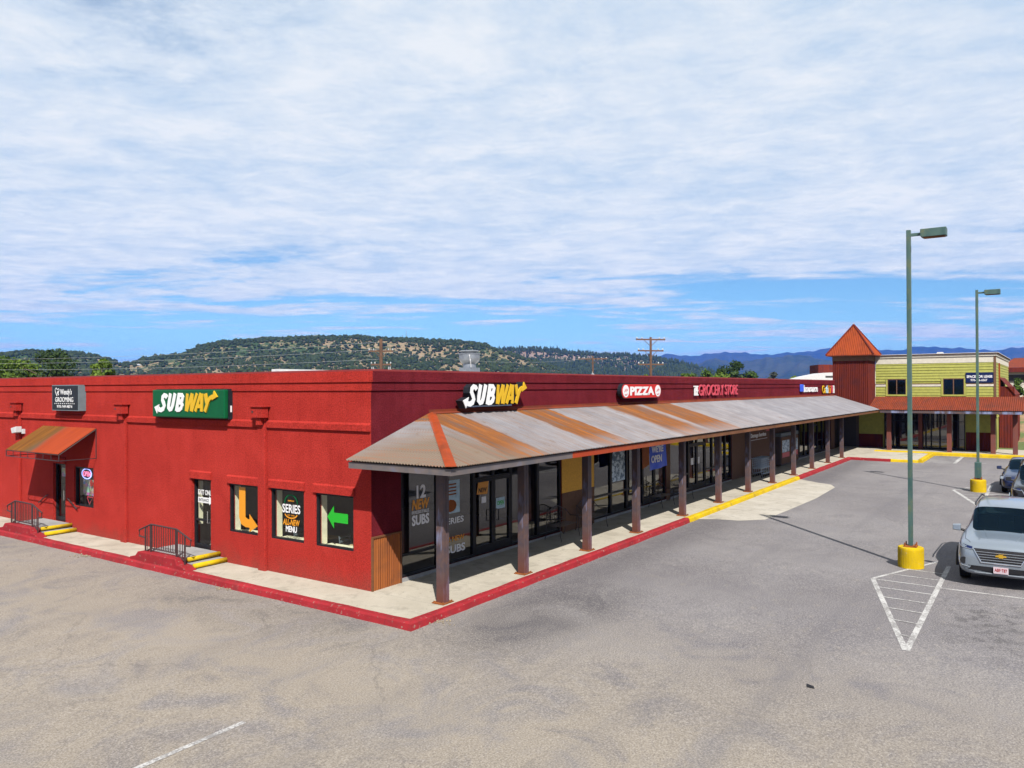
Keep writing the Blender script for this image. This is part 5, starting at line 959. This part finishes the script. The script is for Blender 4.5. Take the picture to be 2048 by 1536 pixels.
        def barline(pts, r, nm, mt, par, o_=.012, n_=14):
            P_ = []
            for a_, b_ in zip(pts, pts[1:]):
                for k in range(n_): f = k/n_; y_, z_ = a_[0]+(b_[0]-a_[0])*f, a_[1]+(b_[1]-a_[1])*f; P_.append((fz(y_, z_)+o_, y_, z_))
            y_, z_ = pts[-1]; P_.append((fz(y_, z_)+o_, y_, z_)); mb = MB(); mb.tube(P_, r, 6); return mb.build(nm, mt, par)
        for i in range(4): wd = .43+.030*i; barline([(-wd, .685+i*.060), (wd, .685+i*.060)], .007, 'grille_bar', 'chrome', g_)
        barline([(-.60, .935), (-.56, .90), (-.41, .615), (.41, .615), (.56, .90), (.60, .935)], .018, 'grille_trim', 'chrome', t)
        lo_ = MB()
        for i in range(16):
            for q in range(2):
                def lp(i_, q_): z_ = .31+q_*.105; y_ = -(.88-.10*q_)+2*(.88-.10*q_)*i_/16; return (fz(y_, z_)+.006, y_, z_)
                lo_.quad(lp(i, q), lp(i+1, q), lp(i+1, q+1), lp(i, q+1))
        lo_.build('bumper_lower', 'plastic_black', t); barline([(-.55, .36), (.55, .36)], .012, 'skid_trim', 'galv', t, .02)
        for sy in (-1, 1):
            hp = MB()
            for i in range(8):
                def hq(i_, top_): y_ = sy*(.60+.32*i_/8); z_ = .90+.05*i_/8+(.07 if top_ else 0); return (fz(y_, z_)+.008, y_, z_)
                hp.quad(hq(i, 0), hq(i+1, 0), hq(i+1, 1), hq(i, 1))
            hd = hp.build('headlight', 'navy', t); barline([(sy*.60, .905), (sy*.92, .955)], .010, 'light_strip', 'chrome', hd, .014)
            x_ = fz(sy*.78, .62); mb = MB(); mb.tube([(x_-.06, sy*.78, .62), (x_+.012, sy*.78, .62)], .085, 12); fg = mb.build('fog_lamp', 'plastic_black', t); barline([(sy*.90, .72), (sy*.885, .52), (sy*.66, .475)], .010, 'chrome_trim', 'chrome', fg)
            mb = MB(); mb.tube([(hl-1.95, sy*.66*h*1.02, zr-.01), (hl-2.35, sy*.69*h, zr+.01), (-hl+.9, sy*.68*h, zr+.0), (-hl+.6, sy*.64*h, zr-.06)], .02, 6); mb.build('roof_rail', 'plastic_black', t)
        xp = fz(0, .46)+.03; mb = MB(); mb.box(xp, xp+.02, -.155, .155, .385, .54); pl = mb.build('licence_plate', 'plate', t); FP = frame((xp+.021, 0, 0), (0, 1, 0), (0, 0, 1), (1, 0, 0)); mb = MB(); mb.text(FP, 'ABF·T87', -.13, .13, .43, .51, 0, .003, bold=.02); mb.build('plate_number', 'kerb_red', pl)
        mb = MB(); FE = frame((fz(0, .80)+.012, 0, .80), (0, 1, 0), (0, 0, 1), (1, 0, 0)); mb.prism(FE, [(-.12, -.02), (-.045, -.02), (-.045, -.042), (.045, -.042), (.055, -.02), (.12, -.02), (.10, .02), (.045, .02), (.045, .042), (-.045, .042), (-.055, .02), (-.10, .02)], -.03, .025); mb.build('emblem', 'gold', t)
        mb = MB(); mb.tube([(hl-1.33, -.62, zh+.085), (hl-1.36, .02, zh+.10)], .012, 5); mb.tube([(hl-1.33, 0.05, zh+.09), (hl-1.36, .62, zh+.085)], .012, 5); mb.build('wiper', 'plastic_black', t)
        mb = MB(); mb.prism(frame((-hl+.75, .0, zr), (1, 0, 0), (0, 0, 1), (0, 1, 0)), [(-.09, 0), (.09, 0), (-.03, .08)], -.012, .012); mb.build('antenna_fin', paint, t)
    else:
        mb = MB(); q = lambda y_, z_: (fz(y_, z_)+.008, y_, z_)
        for i in range(10): mb.quad(q(-.5+i*.1, .32), q(-.4+i*.1, .32), q(-.4+i*.1, .52), q(-.5+i*.1, .52))
        mb.build('grille', 'plastic_black', t)
        for sy in (-1, 1):
            mb = MB(); ya, yb = .50*sy, .86*sy; mb.add([(hl-.12, ya, .60), (hl-.42, yb, .66), (hl-.55, yb*1.0, .75), (hl-.2, ya, .70), (hl-.02, ya, .60), (hl-.28, yb*1.03, .66), (hl-.40, yb*1.02, .77), (hl-.1, ya, .72)], [(4, 5, 6, 7), (0, 4, 7, 3), (1, 2, 6, 5), (0, 1, 5, 4), (3, 7, 6, 2)]); mb.build('headlight', 'chrome', t)
    return t
car('parked_suv', (11.42, -12.34, gz(11.6)-.15), math.pi, 'silver_paint', 5.1, 1.98, 1.78, 'silver SUV facing the camera beside the nearest lamp post')
car('parked_sedan', (30.0, -12.25, gz(30)-.15), math.pi, 'navy_paint', 4.75, 1.82, 1.45, 'navy blue sedan parked beside the farther lamp post', suv=False)
car('parked_suv', (24.0, -12.95, gz(24)-.15), math.pi, 'black_paint', 4.8, 1.95, 1.80, 'black SUV cut by the frame edge between the silver SUV and the navy sedan')

# ------------------------------------------------------------------ utility poles and lines
def upole(x, y, h_, label, arms, rot=.0, box=None, r=.15, ins=True):
    t = thing('utility_pole', (x, y, 0), label, 'utility pole', 'wooden utility poles behind the building')
    mb = MB(); mb.tube([(x, y, -.3), (x, y, h_)], r, 8, r2=r*.75); mb.build('pole', 'wood_pole', t); ca, sa = math.cos(rot), math.sin(rot)
    for (zz, w) in arms:
        mb = MB(); mb.tube([(x-ca*w, y-sa*w, zz), (x+ca*w, y+sa*w, zz)], .10, 4); mb.tube([(x-ca*w*.5, y-sa*w*.5, zz), (x, y, zz-.7)], .03, 4); mb.tube([(x+ca*w*.5, y+sa*w*.5, zz), (x, y, zz-.7)], .03, 4); a_ = mb.build('crossarm', 'wood_pole', t)
        if ins:
            mb = MB()
            for f in (-.95, -.6, .6, .95): mb.lathe(x+ca*w*f, y+sa*w*f, [(.05, zz+.06), (.07, zz+.16), (.03, zz+.24)], 6)
            mb.build('insulator', 'insul', a_)
    if box:
        for k, (dx, zb) in enumerate(box): mb = MB(); mb.lathe(x+ca*dx, y+sa*dx, [(.24, zb), (.24, zb+.85), (.12, zb+.92)], 12); mb.lathe(x+ca*dx-.1, y+sa*dx, [(.05, zb+.92), (.05, zb+1.2)], 6); mb.lathe(x+ca*dx+.1, y+sa*dx, [(.05, zb+.92), (.05, zb+1.2)], 6); mb.build('transformer', 'insul', t)
    return t
RA = YAW-math.pi/2
upole(37.2, 36.1, 9.3, 'stout weathered pole carrying transformers, behind the building corner', [(8.2, 1.1), (7.0, .9)], RA, [(-.75, 5.6), (.75, 5.6)], r=.19)
upole(60.3, 20.6, 10.0, 'tallest utility pole, with three crossarms, above the pizza sign', [(9.75, 1.6), (8.6, 1.4), (7.2, 1.4)], RA+.25, r=.16)
upole(83.3, 40.1, 9.3, 'small distant utility pole with one crossarm and a white transformer', [(8.9, 2.0)], RA, [(.0, 5.9)], r=.15)
def wire(p, q, sag, label, r=.012):
    mb = MB(); pts = []
    for k in range(15): f = k/14; pts.append((p[0]+(q[0]-p[0])*f, p[1]+(q[1]-p[1])*f, p[2]+(q[2]-p[2])*f-4*sag*f*(1-f)))
    mb.tube(pts, r, 4); return mb.build('power_line', 'insul', label=label, cat='power line', group='power lines behind the building')
wire((37.0, 36.3, 9.0), (22, 100, 8.6), .5, 'uppermost power line crossing the hill at the left'); wire((37.1, 36.2, 8.35), (20, 98, 8.1), .5, 'middle power line crossing the hill at the left'); wire((37.2, 36.1, 7.5), (18, 95, 7.4), .5, 'lowest power line crossing the hill at the left')
wire((37.4, 36.1, 8.3), (83.3, 40.1, 9.1), .9, 'power line sagging right from the transformer pole', .012)

# ------------------------------------------------------------------ background buildings
t = thing('warehouse', (121, 20.9, 0), 'low white-roofed building peeking over the parapet left of the tower', 'building', 'distant buildings'); mb = MB(); fr = frame((118, 22, 0), (.45, -.89, 0), (0, 0, 1), (-.89, -.45, 0)); mb.fbox(fr, -2, 14, -.2, 5.2, -8, 0); mb.build('wall', 'trim_cream', t); mb = MB(); mb.prism(fr, [(-2.5, 5.25), (14, 5.25), (14, 7.3), (5, 7.1), (2.5, 6.6)], -8, .4); mb.build('roof', 'white_paint', t); mb = MB(); mb.fbox(fr, 5, 9, 6.3, 6.6, .41, .43); mb.build('roof_vent', 'dark_inside', t)
t = thing('barn', (128, 19, 0), 'dark red gable roof behind the white-roofed building', 'building', 'distant buildings'); fr = frame((126, 21, 0), (.45, -.89, 0), (0, 0, 1), (-.89, -.45, 0)); mb = MB(); mb.fbox(fr, 1.2, 8, -.2, 6.8, -6, 0); mb.build('wall', 'rust_tower', t); mb = MB(); mb.prism(fr, [(1, 6.85), (9, 6.85), (3, 8.6), (1, 8.6)], -6, .3); mb.build('roof', 'rust_tower', t)
t = thing('house', (128, -9, 0), 'cream building with a red fascia at the right edge behind the shrub', 'building', 'distant buildings'); mb = MB(); mb.box(128, 140, -40, -6.5, .5, 6.9); mb.build('wall', 'trim_cream', t); mb = MB(); mb.box(127, 141, -41, -6, 6.91, 7.6); mb.build('fascia', 'rust_tower', t); mb = MB(); mb.quad((127, -41, 7.61), (127, -6, 7.61), (133, -8, 9.2), (133, -41, 9.2)); mb.build('roof', 'rust_sheet', t); mb = MB(); mb.box(127.9, 127.98, -30, -7, 5.4, 6.5); mb.build('window_band', 'dark_inside', t)

# ------------------------------------------------------------------ hills
def hill(name, tab, dist, base, back, mt, rows=34, amp=6, sub=6, shape=.8, freq=.012, mesa=0, rug=0.0):
    az = np.array([a for a, _ in tab]); hh = np.array([h_ for _, h_ in tab]); idx = np.argsort(az); az = az[idx]; hh = hh[idx]; A = np.linspace(az[0], az[-1], int(len(az)*sub)+1); H = np.interp(A, az, hh)
    ph = rng.uniform(0, 6.28, 8); vs = []; H = H+rug*np.where(H > 20, sum(np.sin(np.radians(A)*w_+ph[i_])/(1+.5*i_) for i_, w_ in enumerate((60, 133, 271, 520))), 0)
    ts = np.concatenate([np.linspace(0, 1, rows), 1+np.linspace(.1, 1, 5)])
    for t_ in ts:
        for a_, h_ in zip(A, H):
            if t_ <= 1: r = base+(dist-base)*t_; prof = t_**shape if not mesa else (t_**shape)*.78+.22*(1/(1+math.exp(-(t_-.86)*40)))
            else: r = dist+(t_-1)*back; prof = 1-.35*(t_-1)
            q = math.radians(a_); nz_ = 0; 
            for k, (fa, fr_) in enumerate(((18, 2.0), (41, 3.4), (87, 5.9), (150, 11.0))): nz_ += math.sin(q*fa*2+ph[k]+t_*fr_+1.3*math.sin(q*fa*.7+ph[k+4]))/(k+1.2)
            env = max(0, math.sin(min(1, t_)*math.pi))*1.0 if t_ <= 1 else 0
            r2_ = r+nz_*amp*1.2*env; z_ = max(0, h_)*prof+nz_*amp*.5*env*min(1, h_/40) if h_ > 0 else h_*prof
            vs.append((CAM[0]+r2_*math.cos(q), CAM[1]+r2_*math.sin(q), z_-.3))
    n = len(A); fs = [(i*n+j, i*n+j+1, (i+1)*n+j+1, (i+1)*n+j) for i in range(len(ts)-1) for j in range(n-1)]
    mb = MB(); mb.add(vs, fs); o = mb.build(name, mt, kind='structure', smooth=True); return np.array(vs).reshape(len(ts), n, 3)
mesaT = [(80, 38), (74, 40), (69.64, 38.9), (68.13, 44.7), (66.56, 48.5), (65.21, 47.9), (64.11, 47.7), (62.69, 43.1), (61.53, 35.4), (60.65, 37.3), (59.75, 43.2), (57.6, 47.8), (56.65, 57.6), (55.38, 62.7), (52.76, 67.1), (49.38, 70.3), (46.42, 71.8), (44.47, 70.0), (41.23, 67.6), (38.32, 65.4), (36.67, 60.8), (35.76, 53.1), (34.3, 45.7), (32.1, 33.9), (29.91, 19.7), (27.74, 4.8)]
mesaT = [(a, h_-2.2) for a, h_ in mesaT]
mesaG = hill('mesa', mesaT, 1000, 560, 500, 'mesa_soil', amp=11, sub=9, mesa=1, shape=.9)
ridT = [(39.43, 22.6), (37.23, 71.3), (35.76, 87.6), (33.56, 88.5), (32.1, 85.0), (30.63, 80.3), (28.45, 73.2), (26.65, 73.8), (24.86, 67.8), (23.45, 60.9), (22.4, 52.1), (21.36, 42.2), (20.32, 33.4), (18.62, 17.2), (16.62, 0.2)]
ridG = hill('ridge', ridT, 1700, 1150, 700, 'ridge_soil', amp=14, sub=9, mesa=1, shape=.75)
hill('foothills', [(24.88, 3.6), (23.1, 101.7), (21.35, 145.2), (20.32, 160.9), (19.29, 137.6), (17.94, 147.2), (16.94, 168.0), (15.95, 177.6), (14.65, 173.0), (13.37, 152.3), (12.11, 124.0), (10.27, 90.2), (7.89, 74.7), (5.61, 79.9), (3.96, 107.6), (2.89, 125.5), (1.64, 140.2), (-2.08, 139.5), (-8, 120)], 4500, 3400, 1500, 'mid_forest', amp=45, sub=14, rug=5.0)
hill('mountains', [(31, 190), (27.02, 206.9), (24.87, 300.2), (23.45, 338.1), (21.35, 324.1), (19.63, 345.2), (17.94, 326.5), (15.95, 331.3), (14.0, 340.3), (12.73, 355.5), (11.48, 332.7), (9.66, 349.9), (8.47, 336.5), (7.59, 351.5), (5.88, 353.7), (4.23, 333.6), (2.89, 319.3), (1.64, 322.6), (-2.09, 293.3), (-9, 280)], 8000, 6400, 2500, 'far_forest', amp=80, sub=16, rug=8.0)
# shrubs on the slopes
ICO = None
def icos():
    bm = bmesh.new(); bmesh.ops.create_icosphere(bm, subdivisions=1, radius=1); bm.verts.ensure_lookup_table(); v = np.array([q.co[:] for q in bm.verts]); f = np.array([[q.index for q in p.verts] for p in bm.faces]); bm.free(); return v, f
IV, IF = icos()
def scatter(name, grid, count, smin, smax, mt, label, kind_, tmin=.05, tmax=1.05, conif=.0, dens=None):
    T, Nn, _ = grid.shape; ti = np.clip(rng.beta(1.1, .9, count)*(tmax-tmin)+tmin, 0, 1.1)*(33); ni = rng.uniform(0, Nn-1.01, count); i0 = np.clip(ti.astype(int), 0, T-2); j0 = ni.astype(int); a = (ti-i0)[:, None]; c = (ni-j0)[:, None]
    P_ = grid[i0, j0]*(1-a)*(1-c)+grid[i0+1, j0]*a*(1-c)+grid[i0, j0+1]*(1-a)*c+grid[i0+1, j0+1]*a*c
    if dens is not None: keep = dens(P_, ti/33, ni/Nn); P_ = P_[keep]
    n = len(P_); sz = rng.uniform(smin, smax, n)*rng.choice([.7, 1, 1.25], n); jit = rng.normal(1, .22, (n, len(IV), 1)); con = rng.random(n) < conif; sx = np.where(con, .5, 1.0); szz = np.where(con, 1.6, .85)
    V = IV[None]*jit*np.stack([sz*sx, sz*sx, sz*szz], 1)[:, None, :]+(P_+np.stack([0*sz, 0*sz, sz*szz*.6], 1))[:, None, :]
    k = len(IV); Fc = (IF[None]+(np.arange(n)*k)[:, None, None]).reshape(-1, 3)
    me = bpy.data.meshes.new(name); me.vertices.add(n*k); me.vertices.foreach_set('co', V.reshape(-1).astype(np.float32)); me.loops.add(Fc.size); me.loops.foreach_set('vertex_index', Fc.reshape(-1).astype(np.int32)); me.polygons.add(len(Fc)); me.polygons.foreach_set('loop_start', np.arange(0, Fc.size, 3, dtype=np.int32)); me.update()
    at = me.attributes.new('tint', 'FLOAT', 'POINT'); tn = np.clip(np.repeat(rng.random(n), k)*.8+rng.random(n*k)*.25, 0, 1); at.data.foreach_set('value', tn.astype(np.float32)); me.materials.append(M[mt]); o = bpy.data.objects.new(name, me); COL.objects.link(o); tag(o, label, 'scrub', kind='stuff')
scatter('hillside_scrub', mesaG, 22000, 1.0, 2.3, 'scrub', 'dark green pinyon scrub dotting the pale mesa slopes', 'stuff', dens=lambda P_, t_, n_: rng.random(len(P_)) < np.where(t_ > .9, 1, .62+.25*np.sin(n_*40+t_*6)))
scatter('rim_scrub', mesaG, 2200, 1.6, 3.0, 'scrub', 'denser dark trees along the mesa rim', 'stuff', tmin=.97, tmax=1.03)
scatter('ridge_forest', ridG, 17000, 2.0, 3.6, 'scrub', 'dense green conifers covering the farther ridge', 'stuff', conif=.5, dens=lambda P_, t_, n_: rng.random(len(P_)) < np.where((t_ > .93) | (t_ < .6), 1, .35))
# pale rock outcrop at the foot of the mesa
# ------------------------------------------------------------------ trees
def tree(name, x, y, h_, r, mt, label, group, nleaf=5000, leaf=.16, z0=0, cat='tree', conical=False, low=.15):
    t = thing(name, (x, y, z0), label, cat, group); mb = MB(); mb.tube([(x, y, z0-.2), (x+.1, y, z0+h_*.35), (x-.05, y+.1, z0+h_*.8)], max(.08, r*.06), 7, r2=.03)
    for k in range(6): q = k*1.05+random.random(); zz = z0+h_*random.uniform(.3, .6); mb.tube([(x, y, zz), (x+math.cos(q)*r*.35, y+math.sin(q)*r*.35, zz+h_*.12), (x+math.cos(q)*r*.7, y+math.sin(q)*r*.7, zz+h_*.2)], max(.04, r*.025), 5, r2=.012)
    mb.build('trunk', 'bark', t)
    nc = 34 if not conical else 26; cen = []
    for k in range(nc):
        u = rng.random(); zz = low+(1-low)*u; 
        rad = (math.sin(math.pi*min(1, max(.08, (zz-low*.4)/(1-low*.4))))**.6) if not conical else (1-zz)*1.0+.08
        q = rng.uniform(0, 6.28); rr_ = rad*r*math.sqrt(rng.uniform(.15, 1)); cen.append((x+rr_*math.cos(q), y+rr_*math.sin(q), z0+zz*h_*.93, r*rng.uniform(.20, .36), rng.random()))
    cen = np.array(cen); ci = rng.integers(0, nc, nleaf); d = rng.normal(size=(nleaf, 3)); d /= np.linalg.norm(d, axis=1)[:, None]; rr_ = rng.uniform(.45, 1.08, nleaf)[:, None]; Pc = cen[ci, :3]+d*rr_*cen[ci, 3][:, None]*np.array([1, 1, .8])
    a = rng.normal(size=(nleaf, 3)); a /= np.linalg.norm(a, axis=1)[:, None]; b_ = np.cross(a, d+rng.normal(size=(nleaf, 3))*.4); b_ /= np.linalg.norm(b_, axis=1)[:, None]+1e-6; s_ = (leaf*rng.uniform(.6, 1.3, nleaf))[:, None]
    V = np.stack([Pc-a*s_, Pc-b_*s_*.6, Pc+a*s_, Pc+b_*s_*.6], 1).reshape(-1, 3)-np.array([x, y, z0]); me = bpy.data.meshes.new('crown'); me.vertices.add(len(V)); me.vertices.foreach_set('co', V.reshape(-1).astype(np.float32)); me.loops.add(len(V)); me.loops.foreach_set('vertex_index', np.arange(len(V), dtype=np.int32)); me.polygons.add(nleaf); me.polygons.foreach_set('loop_start', np.arange(0, len(V), 4, dtype=np.int32)); me.update()
    at = me.attributes.new('tint', 'FLOAT', 'POINT'); at.data.foreach_set('value', np.repeat(np.clip(cen[ci, 4]*.5+rng.random(nleaf)*.55, 0, 1), 4).astype(np.float32)); me.materials.append(M[mt]); o = bpy.data.objects.new('crown', me); COL.objects.link(o); o.parent = t; return t
Gt = 'trees behind the shopping building'
TREES = [(24.2, 92, 9.0, 4.5, 'leaves_green', 'rounded green tree at the far left edge of the picture'), (26.9, 86.3, 8.9, 3.6, 'leaves_green', 'second green tree from the left edge above the side wall'), (28.0, 84.8, 8.6, 3.4, 'leaves_yellow', 'lighter green tree between the left-edge trees and the tall dense one'),
 (30.0, 81.5, 9.7, 4.3, 'leaves_dark', 'tallest dense dark green tree above the grooming sign'), (33.5, 76.5, 8.7, 2.0, 'leaves_yellow', 'small bright green tree just right of the tall dense one')]
for x_, y_, h_, r_, mt, lb in TREES: tree('broadleaf_tree', x_, y_, h_, r_, mt, lb, Gt, nleaf=5200, leaf=.20, cat='tree')
RT = [(128.5, 45.2, 7.6, 3.0, 'leaves_green', 'bushy green tree at the left end of the clump above the grocery sign'), (130.3, 42.0, 8.6, 3.6, 'leaves_green', 'green tree second from the left in the clump above the grocery sign'), (131.8, 39.6, 8.2, 3.2, 'leaves_yellow', 'yellow-green tree in the middle of the clump above the grocery sign'), (133.9, 37.2, 9.8, 4.0, 'leaves_dark', 'tallest dark tree of the clump above the grocery sign'), (136.0, 34.6, 7.6, 2.6, 'leaves_green', 'low green tree at the right end of the clump above the grocery sign'),
 (138.6, 30.9, 7.9, 1.9, 'leaves_grey', 'grey-leaved tree standing alone right of the clump'), (140.4, 27.8, 6.9, 1.7, 'leaves_yellow', 'small yellow-green tree left of the white roof'), (142.4, 25.0, 7.6, 2.0, 'leaves_green', 'green tree just behind the white roof'), (144.6, 22.4, 8.4, 2.6, 'leaves_dark', 'dark tree beside the red gable roof'), (124.2, 51.3, 7.6, 1.4, 'leaves_yellow', 'small bright tree at the foot of the tallest utility pole')]
for x_, y_, h_, r_, mt, lb in RT: tree('broadleaf_tree', x_, y_, h_, r_, mt, lb, Gt, nleaf=3200, leaf=.30, cat='tree')
tree('shrub', 99.5, -9.6, 3.2, 1.1, 'leaves_green', 'young green tree on the bank right of the green building', None, nleaf=1600, leaf=.15, z0=2.6, cat='shrub', conical=True, low=.05)
tree('shrub', 108, -13.5, 2.2, 2.2, 'leaves_dark', 'dark bush at the right edge in front of the cream building', None, nleaf=1600, leaf=.2, z0=2.8, cat='shrub', low=.0)
# masts and house on the mesa
for i, (dx, h_, lb) in enumerate(((0, 17, 'taller thin radio mast on the mesa rim'), (-4.5, 11, 'shorter radio mast on the mesa rim'))):
    mb = MB(); mb.tube([(729+dx*.64, 669-dx*.77, 62), (729+dx*.64, 669-dx*.77, 62+h_)], .35, 4, r2=.15)
    for q in range(5): z_ = 63+h_*(.5+q*.1); mb.tube([(728.4+dx*.64, 669.6-dx*.77, z_), (729.6+dx*.64, 668.4-dx*.77, z_)], .18, 4)
    mb.build('radio_mast', 'galv', label=lb, cat='mast')
t = thing('house', (CAM[0]+1000*math.cos(math.radians(48.9)), CAM[1]+1000*math.sin(math.radians(48.9)), 67), 'pale house on the mesa rim', 'house'); x_, y_ = t.location[:2]; mb = MB(); mb.box(x_-6, x_+6, y_-5, y_+5, 66, 70); mb.build('wall', 'trim_cream', t); mb = MB(); mb.add([(x_-7, y_-6, 70.01), (x_+7, y_-6, 70.01), (x_+7, y_+6, 70.01), (x_-7, y_+6, 70.01), (x_-3, y_, 72.2), (x_+3, y_, 72.2)], [(0, 1, 5, 4), (1, 2, 5), (2, 3, 4, 5), (3, 0, 4)]); mb.build('roof', 'sign_grey', t)
t = thing('house', (CAM[0]+950*math.cos(math.radians(60.5)), CAM[1]+950*math.sin(math.radians(60.5)), 28), 'grey house in the saddle left of the mesa', 'house'); x_, y_ = t.location[:2]; mb = MB(); mb.box(x_-3, x_+3, y_-3, y_+3, 27, 31.5); mb.build('wall', 'sign_grey', t); mb = MB(); mb.add([(x_-3.6, y_-3.6, 31.51), (x_+3.6, y_-3.6, 31.51), (x_+3.6, y_+3.6, 31.51), (x_-3.6, y_+3.6, 31.51), (x_-2, y_, 33), (x_+2, y_, 33)], [(0, 1, 5, 4), (1, 2, 5), (2, 3, 4, 5), (3, 0, 4)]); mb.build('roof', 'insul', t)
# ------------------------------------------------------------------ air
mb = MB(); mb.box(-9500, 11500, -9500, 11500, -2, 430)
m = bpy.data.materials.new('air'); m.use_nodes = True; m.node_tree.nodes.remove(m.node_tree.nodes['Principled BSDF']); v = m.node_tree.nodes.new('ShaderNodeVolumePrincipled'); v.inputs['Density'].default_value = .000085; v.inputs['Color'].default_value = (.040, .175, .78, 1); v.inputs['Anisotropy'].default_value = .0
m.node_tree.links.new(v.outputs[0], m.node_tree.nodes['Material Output'].inputs['Volume']); M['air'] = m
HAZE = True
if HAZE: mb.build('haze', 'air', kind='stuff', label='thin blue air over the valley', cat='haze')
